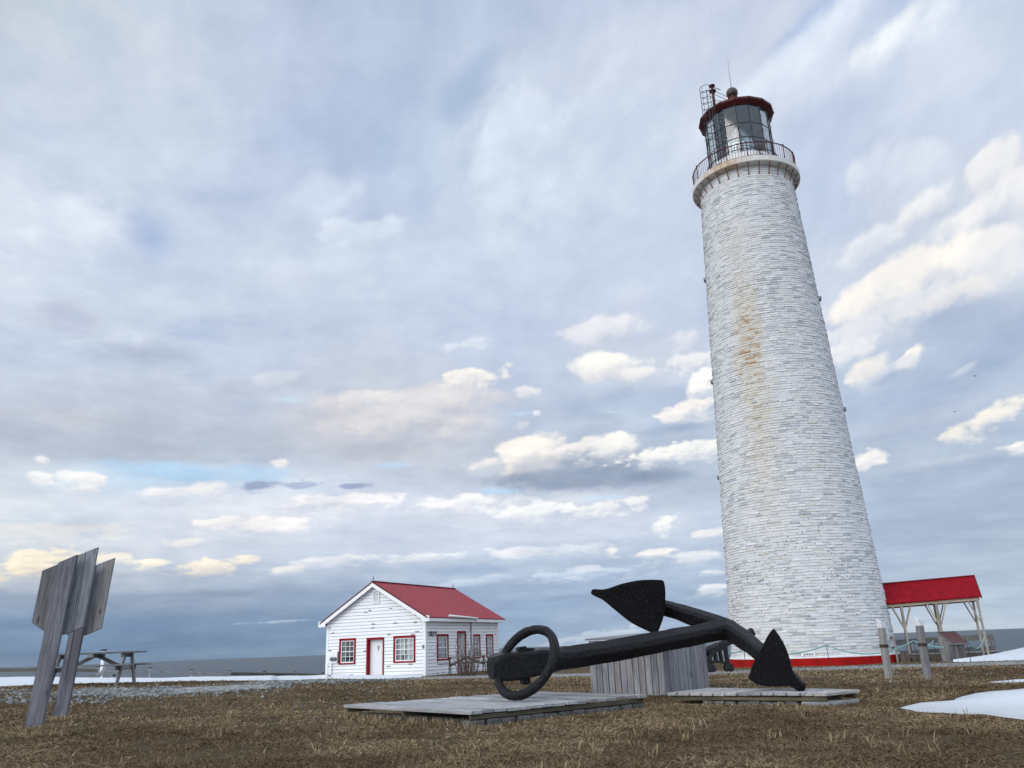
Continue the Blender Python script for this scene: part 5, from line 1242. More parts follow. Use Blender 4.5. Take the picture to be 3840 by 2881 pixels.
# fallen planks / low bench under it
b0 = at(352, 2540, 44.0); BN = empty('plank_bench', b0 * V(1, 1, 0) + V(0, 0, b0[2] - .3), 'low grey plank bench behind the left picnic table by the snow', 'bench')
for k in range(3): b = MB(); q = b0 + V(-.9, .16 * k, .03); b.bar(q, q + V(2.1, .1, .10), .14, .04, hz); b.build('seat_board', M['table_wood'], BN)
for k in (0, 1): b = MB(); q = b0 + V(.1 + k * .75, .3, .02); b.bar(q, q + V(.28, .15, .52), .16, .035, V(0, 1, 0)); b.build('back_board', M['table_wood'], BN)
for k in (0, 1): b = MB(); q = b0 + V(-.6 + 1.5 * k, .16, 0); b.bar(V(q[0], q[1], float(hgt(q[0], q[1])) - .1), q + V(0, 0, .0), .12, .3, V(0, 1, 0)); b.build('leg', M['table_wood'], BN)
p = at(2164.5, 2518.5, 47.0); q = at(2164, 2506, 47.0); BD = empty('short_bollard', V(p[0], p[1], float(hgt(p[0], p[1]))), 'short grey bollard with a rusty top on the cliff edge', 'bollard')
b = MB(); b.lathe([(.0, -.5), (.075, -.5), (.075, q[2] - p[2] - .0), (0, q[2] - p[2])], p, 10); b.build('shaft', M['meter_grey'], BD); b = MB(); b.lathe([(.0, 0), (.09, 0), (.09, .03), (.03, .04), (.03, .10), (0, .11)], q, 10); b.build('cap', M['iron_band'], BD)

# ================================================================== BARE SHRUB beside the cottage
def z3(x, y): return (1600 + x * .15666, 2300 + y * .15666)
sb = at(1752, 2527, 40.6); sb[2] = float(hgt(sb[0], sb[1])) - .02
SB = empty('bare_shrub', sb, 'leafless brown shrub in front of the cottage side wall', 'shrub')
b = MB(); rs_ = random.Random(5)
def twig(p, d, L, r, lev):
    n = 5; P = [p]; rr = [r]; dd = d.copy()
    for i in range(n):
        dd = unit(dd + V(rs_.uniform(-1, 1), rs_.uniform(-1, 1), rs_.uniform(-.3, .6)) * .16 + V(0, 0, .05)); p = p + dd * L / n; P.append(p); rr.append(r * (1 - .7 * (i + 1) / n))
        if lev > 0 and i >= 1 and rs_.random() < .75: twig(p, unit(dd + V(rs_.uniform(-1, 1), rs_.uniform(-1, 1), rs_.uniform(-.1, .6)) * .8), L * rs_.uniform(.3, .55), r * .55, lev - 1)
    b.tube(P, rr, 5, cap=False)
for i in range(52):
    a = rs_.uniform(0, 6.28); o = math.sqrt(rs_.random()) * .42; e = rs_.uniform(.05, .55) * (.4 + o); st = sb + V(math.cos(a) * o, math.sin(a) * o, 0)
    twig(st, unit(V(math.cos(a) * e * 1.2, math.sin(a) * e * 1.2, 1)), rs_.uniform(.55, 1.45) * (1.1 if o < .3 else .8), rs_.uniform(.010, .021), 2 if i % 2 else 1)
b.build('branches', M['twig'], SB)

# ================================================================== BIRDS far off in the sky
for i, (px_, py_, Y_, lab) in enumerate(((3656, 1411, 120, 'tiny distant bird high right of the lighthouse'), (3580, 1545, 130, 'tiny distant bird above the bright cloud streak on the right'), (1132, 1802, 140, 'tiny distant bird left of its twin over the small dark cloud'), (1205, 1812, 140, 'tiny distant bird at the right end of the small dark cloud'))):
    p = at(px_, py_, Y_); b = MB(); w = .36; b.tube([p + V(0, -.2, 0), p, p + V(0, .22, 0)], [.03, .06, .02], 6)
    for s in (-1, 1): b.add([p + V(0, -.08, .03), p + V(0, .08, .03), p + V(s * w * .5, .06, .16), p + V(s * w * .5, -.08, .16), p + V(s * w, .0, .08), p + V(0, 0, -.0)], [(0, 1, 2, 3), (3, 2, 4), (0, 3, 5), (1, 5, 2)], None, .5)
    o = b.build('bird', M['bird'], None); o.data.transform(Matrix.Translation(Vector(-p))); o.location = Vector(p); tag(o, lab, 'bird', 'birds far off over the sea')

# ================================================================== SKY (world): Nishita clear sky behind layered clouds given by bearing and height
SUN_AZ, SUN_EL = rad(228), rad(25)     # sun behind the viewer's left shoulder (clockwise from +y)
W = bpy.data.worlds.new('World'); SC.world = W; W.use_nodes = True; nt = W.node_tree; nt.nodes.clear(); t = NT(nt)
out = nt.nodes.new('ShaderNodeOutputWorld'); bg = nt.nodes.new('ShaderNodeBackground'); nt.links.new(bg.outputs[0], out.inputs[0]); bg.inputs[1].default_value = .1
sky = nt.nodes.new('ShaderNodeTexSky'); sky.sky_type = 'NISHITA'; sky.sun_disc = False; sky.sun_elevation = SUN_EL; sky.sun_rotation = SUN_AZ; sky.altitude = 20; sky.ozone_density = 1.5
dirv = t.n('ShaderNodeTexCoord').outputs['Generated']
sp = t.n('ShaderNodeSeparateXYZ', t.n('ShaderNodeVectorMath', dirv, _operation='NORMALIZE').outputs[0])
DEG = 180 / math.pi
az = t.math('MULTIPLY', t.math('ARCTAN2', sp.outputs[0], sp.outputs[1]), DEG)
el = t.math('MULTIPLY', t.math('ARCSINE', sp.outputs[2]), DEG)
def azel(x, y):
    d = ray(x * PW / 2212, y * PW / 2212); return math.degrees(math.atan2(d[0], d[1])), math.degrees(math.atan2(d[2], math.hypot(d[0], d[1])))
gxs = [0, 276, 553, 830, 1106, 1382, 1659, 1935, 2212]
G = {
 0: [(197,207,219),(201,213,227),(192,203,224),(183,199,222),(187,201,223),(194,205,227),(198,206,226),(190,204,230),(205,216,232)],
 110: [(198,209,224),(203,213,227),(196,207,227),(184,199,223),(190,203,226),(206,216,234),(206,215,232),(226,235,247),(208,218,234)],
 220: [(205,215,231),(206,216,230),(196,207,227),(183,198,222),(205,216,233),(212,222,238),(211,221,237),(207,217,236),(201,212,231)],
 330: [(204,215,231),(206,217,231),(194,206,227),(178,195,222),(213,224,238),(208,219,236),(204,214,232),(195,207,228),(202,212,232)],
 440: [(216,224,238),(203,214,232),(196,208,230),(190,204,228),(209,221,236),(205,216,234),(200,211,230),(213,220,232),(216,222,235)],
 550: [(219,228,241),(192,206,228),(207,218,234),(211,222,238),(205,217,234),(200,212,230),(200,212,230),(200,211,230),(225,230,237)],
 660: [(212,222,236),(205,216,232),(201,212,229),(199,210,230),(196,208,230),(198,209,230),(195,207,228),(214,219,230),(198,208,225)],
 770: [(196,208,228),(198,209,226),(193,205,226),(198,208,225),(192,205,227),(216,221,232),(190,202,222),(188,201,221),(172,188,212)],
 880: [(196,206,222),(192,200,215),(196,205,222),(214,216,224),(191,203,223),(187,201,222),(185,198,218),(178,192,213),(187,199,219)],
 960: [(186,195,212),(181,189,204),(190,199,216),(198,202,212),(200,208,220),(186,198,216),(186,198,217),(184,196,215),(176,190,211)],
 1000: [(200,210,224),(190,204,222),(192,203,220),(198,204,218),(188,198,212),(172,184,203),(186,199,218),(180,193,212),(174,188,209)],
 1035: [(222,228,234),(196,218,238),(203,217,234),(208,217,232),(178,190,208),(168,181,202),(185,198,218),(175,188,209),(171,185,206)],
 1100: [(216,223,233),(220,225,236),(226,229,238),(216,222,237),(226,230,239),(215,222,236),(181,196,217),(167,182,206),(166,181,203)],
 1170: [(206,215,229),(208,216,230),(210,217,232),(205,214,232),(199,209,227),(195,206,225),(180,195,216),(170,185,208),(172,187,207)],
 1225: [(210,214,218),(200,207,218),(194,205,221),(191,203,221),(181,196,217),(178,194,216),(178,194,216),(172,188,210),(175,190,210)],
 1260: [(185,193,205),(172,184,203),(168,183,205),(164,180,205),(165,184,210),(165,183,209),(173,190,213),(172,189,212),(173,190,211)],
 1300: [(148,164,188),(140,157,183),(146,164,190),(148,167,194),(150,170,199),(152,172,200),(167,186,210),(174,192,215),(172,190,211)],
 1350: [(122,147,178),(119,144,176),(118,144,176),(121,148,180),(135,160,191),(153,173,202),(177,194,213),(186,201,218),(186,201,216)],
 1395: [(117,141,171),(114,141,172),(116,142,173),(124,149,178),(152,173,197),(172,187,205),(197,206,215),(202,209,216),(196,206,214)],
 1440: [(122,143,168),(122,144,170),(126,148,172),(140,162,184),(158,176,196),(180,192,206),(203,209,214),(205,211,215),(199,207,213)],
}
GR = sorted(G); GA = np.array([[G[r][c] for c in range(9)] for r in GR], float)
def sample(px, py):
    px = np.clip(px, 0, 2212); py = np.clip(py, GR[0], GR[-1]); i = min(len(GR) - 2, max(0, np.searchsorted(GR, py) - 1)); fy = (py - GR[i]) / (GR[i + 1] - GR[i])
    j = min(7, int(px / 276.5)); fx = px / 276.5 - j
    a = GA[i, j] * (1 - fx) + GA[i, min(8, j + 1)] * fx; b = GA[i + 1, j] * (1 - fx) + GA[i + 1, min(8, j + 1)] * fx
    return a * (1 - fy) + b * fy
def proj_azel(a, e):
    a, e = rad(a), rad(e); d = V(math.sin(a) * math.cos(e), math.cos(a) * math.cos(e), math.sin(e)); z = d @ CF
    return (PW / 2 + FPX * (d @ CR) / z) * 2212 / PW, (PH / 2 - FPX * (d @ CU) / z) * 2212 / PW
# wind-torn edges: warp the bearing and height with turbulence (features shrink towards the horizon)
elc = t.math('MAXIMUM', el, .0)
lv = t.math('MULTIPLY', t.math('LOGARITHM', t.math('ADD', elc, 9.0), 2.718), 34.0)
azc = t.math('MULTIPLY', az, t.math('COSINE', t.math('MULTIPLY', elc, .0166)))
she = t.math('MULTIPLY', t.math('MULTIPLY', azc, t.map(el, 8, 40, 0, -.22, True)), 1.0)
lv = t.math('ADD', lv, she)
cv = t.n('ShaderNodeCombineXYZ', azc, t.math('MULTIPLY', lv, 1.35), 0.0).outputs[0]
scl = t.map(el, -6, 30, .12, 1.0, True)
nw = t.n('ShaderNodeTexNoise', cv, Scale=.13, Detail=5.0, Roughness=.55)
cs = t.n('ShaderNodeSeparateColor', nw.outputs['Color'])
nf = t.n('ShaderNodeTexNoise', cv, Scale=.42, Detail=6.0, Roughness=.6); fs = t.n('ShaderNodeSeparateColor', nf.outputs['Color'])
def warp(base, ch1, ch2, a1, a2):
    w_ = t.math('ADD', t.math('MULTIPLY', t.math('SUBTRACT', ch1, .5), a1), t.math('MULTIPLY', t.math('SUBTRACT', ch2, .5), a2))
    return t.math('ADD', base, t.math('MULTIPLY', w_, scl))
azw = warp(az, cs.outputs[0], fs.outputs[0], 6.0, 2.0); elw = warp(el, cs.outputs[1], fs.outputs[1], 2.6, 1.0)
els = [.0, 1.0, 2.2, 3.6, 5.0, 6.5, 8.0, 9.5, 11.0, 13.0, 15.5, 18.5, 22, 26, 30, 34, 38, 43]
azs = np.linspace(-38, 38, 25); azf = t.math('MULTIPLY_ADD', azw, 1 / 76, .5)
col = None
for i, e in enumerate(els):
    rc = t.ramp(azf, [((a + 38) / 76, lin(*sample(*proj_azel(a, e)))) for a in azs], 'EASE')
    col = rc if col is None else t.mix(t.map(elw, els[i - 1], e, 0, 1, True), col, rc)
# single clouds: soft masses, and cumulus with a crisp lit top that fades into its base
def nz(scale, zoff, det=6.0, ro=.52):
    v_ = t.n('ShaderNodeCombineXYZ', azc, t.math('MULTIPLY', lv, 1.1), zoff).outputs[0]
    a_ = t.n('ShaderNodeTexNoise', v_, Scale=scale, Detail=det, Roughness=ro).outputs[0]
    b_ = t.n('ShaderNodeTexNoise', t.n('ShaderNodeVectorMath', v_, (-.10 / scale, .24 / scale, 0), _operation='ADD').outputs[0], Scale=scale, Detail=det, Roughness=ro).outputs[0]
    return t.math('SUBTRACT', a_, .5), t.math('SUBTRACT', a_, b_)
NB, NM, NS = nz(.11, 3.0), nz(.27, 5.0), nz(.62, 9.0)
relief = NM[1]
aw2 = warp(az, cs.outputs[2], fs.outputs[2], 1.4, .8); ew2 = warp(el, cs.outputs[0], fs.outputs[1], .9, .5)
SH_ = {id(q_): (t.math('MULTIPLY_ADD', q_[0], 2.2, 1.0), t.math('MULTIPLY_ADD', q_[0], 2.5, 1.0), t.math('MULTIPLY', q_[1], 4.5), t.math('MULTIPLY', q_[1], 3.0)) for q_ in (NB, NM, NS)}
def grp(name, outs_in, build):
    g = bpy.data.node_groups.new(name, 'ShaderNodeTree'); gi = g.nodes.new('NodeGroupInput'); go = g.nodes.new('NodeGroupOutput')
    for nm, ty in outs_in: g.interface.new_socket(nm, in_out='INPUT', socket_type=ty)
    g.interface.new_socket('Color', in_out='OUTPUT', socket_type='NodeSocketColor')
    r = build(NT(g), {nm: gi.outputs[nm] for nm, ty in outs_in}); g.links.new(r, go.inputs[0]); return g
FL, CO, VE = 'NodeSocketFloat', 'NodeSocketColor', 'NodeSocketVector'
GEO_ = [('Az', FL), ('El', FL), ('A', FL), ('B', FL), ('C0', FL), ('D', FL), ('E', FL), ('F', FL)]
def _uv(g, I):
    ma = lambda p, q, r: g.math('MULTIPLY_ADD', p, q, r)
    return ma(I['Az'], I['A'], ma(I['El'], I['B'], I['C0'])), ma(I['Az'], I['D'], ma(I['El'], I['E'], I['F']))
def _soft(g, I):
    u, v = _uv(g, I); r = g.math('SQRT', g.math('MULTIPLY_ADD', u, u, g.math('MULTIPLY', v, v)))
    m = g.n('ShaderNodeMapRange', g.math('SUBTRACT', I['N'], r), 0.0, I['Hard'], 0.0, I['K']); m.clamp = False; m.interpolation_type = 'SMOOTHSTEP'
    return g.mix(m.outputs[0], I['Back'], I['C'])
G_SOFT = grp('soft_cloud', GEO_ + [('N', FL), ('Hard', FL), ('K', FL), ('Back', CO), ('C', CO)], _soft)
def _cum(shaded):
    def f(g, I):
        u, v = _uv(g, I)
        ve = g.math('MAXIMUM', v, g.math('MULTIPLY', v, I['Fade']))
        d = g.math('SUBTRACT', I['N'], g.math('SQRT', g.math('MULTIPLY_ADD', u, u, g.math('MULTIPLY', ve, ve))))
        m = g.n('ShaderNodeMapRange', d, 0.0, I['Top'], 0.0, I['K']); m.clamp = False; m.interpolation_type = 'SMOOTHSTEP'; m = m.outputs[0]
        w_ = g.math('ADD', v, I['L'])
        if shaded:
            c_ = g.mix(g.map(w_, -1.5, .5, 0, 1, True), I['S'], I['C'])
            m = g.math('MULTIPLY', m, g.map(v, -3.4, -.7, .25, 1, True))
        else:
            c_ = I['C']; m = g.math('MULTIPLY', m, g.map(w_, -2.4, .3, .12, 1, True))
        return g.mix(m, I['Back'], c_)
    return f
BASE_ = GEO_ + [('N', FL), ('L', FL), ('Top', FL), ('K', FL), ('Fade', FL), ('Back', CO), ('C', CO), ('S', CO)]
G_SH = grp('lit_cloud', BASE_, _cum(True)); G_FA = grp('fading_cloud', BASE_, _cum(False))
def local(x, y, rx, ry, tilt):
    a0, e0 = azel(x, y); ax_ = rx / 31.5 / max(.75, math.cos(rad(e0))); ey = ry / 33.0; ct, st = math.cos(rad(tilt)), math.sin(rad(tilt))
    A, B, D, E = ct / ax_, st / ax_, -st / ey, ct / ey
    return dict(Az=aw2, El=ew2, A=A, B=B, C0=-A * a0 - B * e0, D=D, E=E, F=-D * a0 - E * e0)
def inst(g, **kw):
    nd = nt.nodes.new('ShaderNodeGroup'); nd.node_tree = g
    for k, v in kw.items():
        if isinstance(v, bpy.types.NodeSocket): nt.links.new(v, nd.inputs[k])
        else: nd.inputs[k].default_value = v
    return nd.outputs[0]
def soft(x, y, rx, ry, tilt, c, k=.8, hard=1.0):
    global col
    col = inst(G_SOFT, **local(x, y, rx * 1.25, ry * 1.25, tilt), N=SH_[id(NB if ry > 45 else NM)][0], Hard=hard, K=k, Back=col, C=lin(*c))
def cum(x, y, rx, ry, tilt, c, k=.95, shade=None, fade=2.4, top=.62):
    k = min(1, k * 1.03); top = max(top, .40); c = tuple(min(255, q * 1.02) for q in c)
    global col
    q_ = SH_[id(NM if ry > 24 else NS)]
    col = inst(G_SH if shade else G_FA, **local(x, y, rx * 1.1, ry * 1.1, tilt), N=q_[1], L=q_[2 if shade else 3], Top=top, K=k, Fade=1 / fade, Back=col, C=lin(*c), S=lin(*(shade or c)))
# upper left
soft(85, 290, 90, 40, 0, (194, 205, 228), .6); soft(400, 265, 160, 95, 20, (208, 219, 233), .8); soft(715, 255, 190, 115, 15, (177, 194, 222), .85); soft(620, 90, 150, 60, 10, (186, 200, 225), .5); soft(250, 40, 160, 26, -20, (206, 216, 228), .5)
cum(110, 500, 190, 75, 8, (221, 229, 241), .85, (208, 218, 233), 1.6, .8); soft(490, 418, 100, 24, 12, (188, 202, 227), .7); soft(330, 515, 52, 58, -20, (175, 193, 224), .95); soft(300, 470, 30, 22, 0, (182, 198, 226), .6)
soft(1000, 195, 85, 46, 45, (173, 192, 219), .9); cum(1120, 330, 150, 130, 40, (215, 226, 240), .9, (206, 218, 235), 1.8, .45); cum(670, 425, 90, 52, 15, (208, 219, 235), .8, None, 1.6, .7); cum(775, 498, 95, 36, 6, (216, 226, 239), .9, (205, 216, 232), 1.8, .5)
soft(905, 440, 60, 50, 50, (186, 201, 227), .7); soft(1010, 640, 200, 50, 5, (192, 205, 229), .5); soft(700, 600, 180, 30, 5, (202, 212, 230), .6)
# upper right
soft(1367, 95, 210, 70, 10, (209, 218, 234), .7); soft(1340, 280, 160, 90, 20, (206, 217, 235), .6); soft(1760, 36, 85, 24, 22, (178, 197, 229), .85); cum(1690, 150, 210, 36, 24, (226, 234, 246), .8, None, 2.2, .9); cum(1934, 70, 95, 34, 18, (243, 247, 253), .95, (222, 231, 245), 2.0, .8)
soft(1830, 250, 170, 60, 15, (196, 207, 229), .8); soft(1790, 390, 70, 120, 0, (190, 204, 228), .8); soft(2140, 190, 120, 60, 20, (196, 208, 231), .6)
# sunlit banks right of the tower
soft(2068, 715, 170, 75, 5, (166, 183, 209), .7); soft(1985, 850, 220, 40, 5, (170, 186, 212), .7)
cum(1945, 385, 115, 72, 15, (214, 221, 234), .85, (200, 210, 227), 1.6, .3); cum(2150, 345, 85, 40, 22, (241, 240, 240), .95, (213, 218, 229), 2.0, .35); cum(2200, 400, 60, 48, 20, (239, 238, 238), .9, (208, 215, 228), 1.8)
cum(1990, 450, 100, 28, 20, (238, 238, 240), .92, (196, 206, 223), 2.2); cum(2095, 462, 100, 28, 22, (241, 240, 240), .92, (192, 203, 221), 2.2); cum(1870, 518, 80, 18, 16, (231, 234, 239), .85, None, 2.4)
cum(1965, 602, 150, 58, 14, (247, 243, 237), .97, (201, 210, 225), 1.7, .28); cum(2145, 540, 66, 36, 22, (238, 237, 237), .92, (204, 212, 226), 2.0); cum(2190, 590, 70, 40, 15, (230, 231, 235), .85, (192, 203, 221), 1.8); cum(2065, 632, 110, 18, 10, (236, 234, 232), .85, None, 2.2); cum(1935, 660, 110, 18, 12, (226, 228, 233), .8, None, 2.2)
cum(1842, 716, 80, 24, 6, (230, 231, 236), .85, None, 2.0); cum(1815, 757, 60, 18, 5, (232, 232, 236), .85, None, 2.0); cum(1872, 797, 48, 28, 8, (244, 239, 233), .95, (200, 209, 224), 1.8, .3); cum(1968, 768, 34, 12, 32, (242, 238, 232), .95, None, 1.8); cum(1925, 792, 40, 7, 20, (215, 220, 229), .7); cum(2085, 795, 28, 7, 24, (212, 218, 228), .6)
soft(1960, 915, 170, 18, 8, (193, 202, 219), .7); cum(2150, 896, 95, 16, 18, (246, 242, 231), .95, None, 1.8); cum(2065, 930, 44, 18, 20, (247, 242, 229), .97, (214, 216, 220), 1.5); cum(2198, 962, 36, 11, 8, (250, 248, 243), .97, None, 2.0); cum(1868, 995, 36, 22, 4, (246, 243, 238), .97, (210, 216, 226), 1.6); soft(2098, 984, 140, 12, 3, (206, 212, 222), .7)
# the long grey cloud on the left
soft(145, 690, 120, 36, 8, (188, 197, 216), .75); soft(436, 715, 70, 28, 0, (186, 202, 228), .7); cum(203, 735, 130, 13, 16, (206, 216, 231), .8, None, 2.0, .8); soft(350, 765, 120, 26, -4, (181, 190, 211), .85); soft(560, 700, 120, 30, 5, (192, 203, 226), .5); soft(260, 830, 120, 26, 0, (199, 207, 222), .6)
soft(560, 835, 100, 20, 6, (188, 196, 211), .7); soft(116, 900, 200, 26, 0, (202, 204, 212), .75); soft(250, 965, 290, 32, 0, (179, 187, 204), .9); soft(520, 955, 120, 24, 0, (186, 194, 211), .7); cum(604, 814, 50, 12, 8, (212, 217, 227), .7, None, 2.2); soft(622, 861, 42, 7, 2, (200, 220, 241), .8)
# the broad warm cloud, its wisps and lit top
cum(900, 880, 235, 62, 3, (222, 219, 221), .9, (194, 198, 209), 1.6, .5); soft(838, 975, 170, 20, -3, (193, 198, 208), .8); cum(1026, 815, 78, 24, 4, (245, 241, 236), .95, (216, 216, 221), 1.8, .4); cum(804, 855, 100, 15, 3, (231, 228, 227), .8, None, 2.2); cum(777, 916, 80, 14, 2, (226, 222, 221), .7, None, 2.0); soft(697, 930, 90, 52, 0, (202, 203, 211), .6)
cum(985, 746, 75, 12, 10, (220, 228, 239), .75, None, 1.8, .8); soft(1200, 880, 180, 40, 0, (180, 194, 217), .6); soft(1420, 850, 160, 24, 5, (172, 188, 213), .6)
# cumulus between the cottage and the tower
cum(1308, 712, 115, 30, 4, (234, 234, 238), .92, (203, 211, 226), 1.8, .35); cum(1312, 782, 92, 27, -3, (255, 251, 243), 1.0, (222, 222, 228), 1.6, .3); cum(1392, 800, 50, 11, -3, (246, 243, 240), .9, None, 1.8); cum(1483, 728, 52, 17, 5, (226, 229, 235), .8, None, 2.0); cum(1505, 775, 52, 22, 12, (240, 240, 241), .9, (206, 213, 226), 2.0); cum(1518, 826, 44, 24, 18, (251, 249, 245), .97, (208, 214, 226), 1.8, .3)
cum(1133, 846, 30, 10, 3, (238, 236, 236), .85); soft(1127, 893, 40, 5, 2, (196, 221, 246), .85); cum(1160, 891, 15, 7, 5, (236, 238, 242), .85); soft(1318, 892, 26, 4, 0, (206, 226, 247), .8); cum(1133, 915, 26, 8, 5, (222, 224, 230), .7); soft(1288, 902, 85, 18, 0, (174, 187, 208), .8)
cum(1485, 886, 78, 20, 10, (246, 241, 236), .97, (203, 209, 221), 1.8, .32); soft(1463, 925, 120, 15, 2, (160, 176, 203), .8)
cum(1255, 1000, 215, 22, 0, (164, 174, 191), .95, (146, 159, 181), 3.2, .6); cum(1140, 968, 98, 34, 14, (250, 244, 237), .98, (198, 201, 209), 1.7, .3); cum(1248, 966, 46, 22, 8, (248, 243, 238), .95, (186, 193, 206), 1.8, .3); cum(1325, 952, 55, 26, 10, (251, 247, 241), .97, (190, 197, 210), 1.7, .3); cum(1465, 976, 118, 20, 5, (252, 249, 244), .98, (206, 212, 223), 1.8, .3); cum(1046, 998, 60, 14, 8, (238, 233, 231), .85)
soft(1270, 1034, 200, 22, -1, (148, 161, 183), .8, .7)
# the blue gap with its puffs
soft(390, 1019, 215, 18, -1, (182, 214, 242), .9, .9); soft(530, 1014, 120, 13, -2, (190, 214, 238), .7); soft(1074, 1062, 55, 8, -2, (192, 222, 247), .85); soft(1279, 1078, 60, 6, 0, (198, 224, 247), .85); soft(850, 1003, 50, 7, 0, (194, 219, 244), .8)
cum(89, 992, 20, 9, 4, (245, 244, 243), .9); cum(86, 1025, 22, 12, 0, (242, 241, 241), .9); cum(143, 1028, 24, 12, 0, (240, 240, 241), .85); cum(196, 1040, 44, 18, 4, (243, 241, 240), .9, (222, 225, 232)); cum(600, 1000, 24, 9, 5, (240, 236, 236), .85)
cum(381, 1058, 74, 13, 4, (239, 237, 239), .9, (216, 220, 231), 2.2); cum(460, 1052, 64, 15, 4, (241, 239, 240), .9, (218, 222, 232), 2.2)
cum(559, 1046, 62, 11, 4, (158, 169, 198), .95, (150, 162, 193), 1.5); cum(648, 1048, 52, 7, 3, (166, 177, 205), .85, (160, 172, 202), 1.5); cum(756, 1049, 48, 8, 4, (160, 171, 200), .95, (152, 164, 195), 1.5)
cum(508, 1128, 120, 14, 4, (248, 244, 241), .93, (218, 221, 231), 2.4); cum(612, 1128, 90, 13, 3, (248, 245, 243), .9, None, 2.4); cum(750, 1080, 120, 20, 3, (246, 243, 243), .9, (219, 224, 235), 2.4); cum(114, 1146, 120, 18, 2, (226, 226, 225), .75, None, 2.2); cum(394, 1168, 48, 8, 1, (238, 234, 232), .8)
cum(985, 1088, 170, 18, -1, (247, 246, 247), .92, (213, 220, 233), 2.4); cum(1160, 1097, 95, 15, 0, (251, 250, 249), .92, None, 2.6); cum(1282, 1101, 105, 16, 3, (248, 247, 246), .9, (210, 217, 231), 2.4); cum(1372, 1082, 42, 11, 5, (246, 245, 244), .85); cum(1445, 1128, 34, 17, 14, (249, 247, 243), .93, None, 1.8); cum(1538, 1150, 42, 7, 2, (240, 238, 237), .85); soft(1147, 1158, 320, 22, 0, (206, 214, 231), .6)
# lit rims above the dark bank
cum(70, 1212, 105, 20, 8, (250, 240, 217), .97, (226, 216, 204), 1.8); cum(254, 1203, 34, 8, 4, (247, 240, 226), .85); cum(324, 1213, 48, 8, 2, (249, 240, 222), .95); cum(470, 1219, 76, 13, 4, (248, 239, 221), .95, (219, 214, 213), 2.0); cum(616, 1229, 42, 6, 3, (232, 228, 224), .8); cum(731, 1206, 115, 9, 2, (227, 230, 236), .88, None, 3.0)
cum(915, 1201, 140, 9, 3, (229, 232, 239), .9, (196, 206, 224), 3.0); cum(1120, 1193, 64, 8, 3, (232, 234, 240), .88, None, 3.0); cum(1253, 1184, 130, 14, 2, (217, 223, 234), .85, (190, 203, 223), 2.4); cum(1325, 1187, 22, 9, 4, (246, 242, 237), .92); cum(1418, 1194, 48, 11, 2, (246, 243, 239), .95, (200, 210, 226), 2.0); cum(1504, 1201, 62, 8, 0, (232, 234, 238), .85)
soft(1047, 1228, 130, 12, 2, (158, 179, 207), .7); cum(1272, 1238, 135, 13, 2, (199, 212, 230), .9, (170, 189, 214), 2.4); cum(1272, 1224, 32, 6, 0, (222, 228, 236), .8); cum(1014, 1254, 125, 8, 6, (192, 205, 225), .8, None, 2.4); cum(1544, 1270, 42, 9, 4, (230, 234, 240), .85); cum(1535, 1236, 36, 5, 2, (228, 232, 238), .7)
soft(381, 1284, 260, 11, 2, (137, 152, 179), .7); soft(356, 1306, 130, 8, 2, (151, 166, 189), .7); soft(820, 1288, 170, 12, 2, (134, 157, 189), .5); cum(610, 1343, 85, 3, 2, (172, 188, 209), .8, None, 1.6); cum(1310, 1374, 120, 16, 6, (192, 206, 222), .85, (172, 190, 211), 2.4); soft(1150, 1300, 220, 20, 2, (140, 164, 197), .5)
# fine mottling
mot = t.n('ShaderNodeTexNoise', cv, Scale=.30, Detail=8.0, Roughness=.58).outputs[0]
mo2 = t.n('ShaderNodeTexNoise', t.n('ShaderNodeCombineXYZ', azc, t.math('MULTIPLY', lv, 2.4), 11.0).outputs[0], Scale=.16, Detail=9.0, Roughness=.6).outputs[0]
mot = t.math('ADD', mot, t.math('MULTIPLY', t.math('SUBTRACT', mo2, .5), t.map(el, 2, 26, 1.5, .32)))
col = t.mix(1.0, col, t.ramp(mot, [(.2, (.86, .88, .915, 1)), (.5, (1, 1, 1, 1)), (.8, (1.15, 1.135, 1.10, 1))]), 'MULTIPLY')
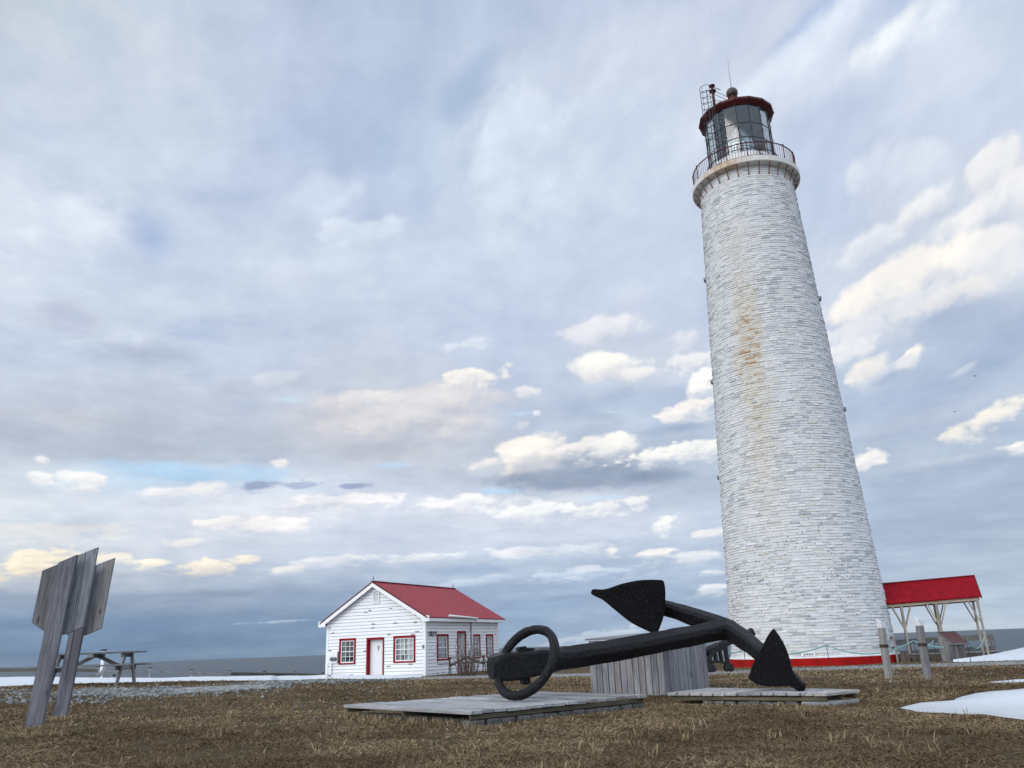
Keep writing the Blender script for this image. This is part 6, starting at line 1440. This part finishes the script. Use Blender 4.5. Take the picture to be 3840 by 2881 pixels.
# thin places in the layer let the clear sky through; the layer glows round the hidden sun behind the viewer
clear = t.n('ShaderNodeVectorMath', sky.outputs[0], _operation='SCALE'); clear.inputs['Scale'].default_value = .1
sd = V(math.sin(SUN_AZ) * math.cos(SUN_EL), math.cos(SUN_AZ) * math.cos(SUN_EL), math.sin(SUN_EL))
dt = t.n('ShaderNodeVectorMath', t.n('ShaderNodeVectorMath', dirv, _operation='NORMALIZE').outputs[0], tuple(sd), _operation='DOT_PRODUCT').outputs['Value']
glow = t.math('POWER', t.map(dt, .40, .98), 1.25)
wide = t.map(t.math('ABSOLUTE', az), 46, 90, 1.0, 1.62, True)  # unseen sky beside and behind the view brightened as added fill light
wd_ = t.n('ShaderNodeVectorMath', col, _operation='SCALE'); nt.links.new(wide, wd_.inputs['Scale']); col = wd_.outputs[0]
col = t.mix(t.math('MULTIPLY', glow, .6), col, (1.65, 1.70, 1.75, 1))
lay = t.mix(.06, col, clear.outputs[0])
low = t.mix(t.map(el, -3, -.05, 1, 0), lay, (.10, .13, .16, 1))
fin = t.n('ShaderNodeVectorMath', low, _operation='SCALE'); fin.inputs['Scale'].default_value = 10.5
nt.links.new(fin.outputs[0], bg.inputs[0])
W.cycles.sampling_method = 'MANUAL'; W.cycles.sample_map_resolution = 512

sl = bpy.data.lights.new('sun', 'SUN'); sl.energy = .9; sl.angle = rad(26); sl.color = (1.0, .975, .94)
so = bpy.data.objects.new('sun', sl); COL.objects.link(so); so.rotation_euler = Vector(sd).to_track_quat('Z', 'Y').to_euler()
cd_ = bpy.data.cameras.new('camera'); cam = bpy.data.objects.new('camera', cd_); COL.objects.link(cam)
cd_.sensor_fit = 'HORIZONTAL'; cd_.sensor_width = 36; cd_.lens = 36 * FPX / PW; cd_.clip_start = .05; cd_.clip_end = 120000
mw = Matrix.Identity(4)
for i in range(3): mw[i][0], mw[i][1], mw[i][2], mw[i][3] = CR[i], CU[i], -CF[i], ORG[i]
cam.matrix_world = mw; SC.camera = cam
SC.view_settings.view_transform = 'Standard'; SC.view_settings.look = 'None'; SC.view_settings.exposure = 0; SC.view_settings.gamma = 1
SC.cycles.max_bounces = 8; SC.cycles.transparent_max_bounces = 12; SC.cycles.use_denoising = True
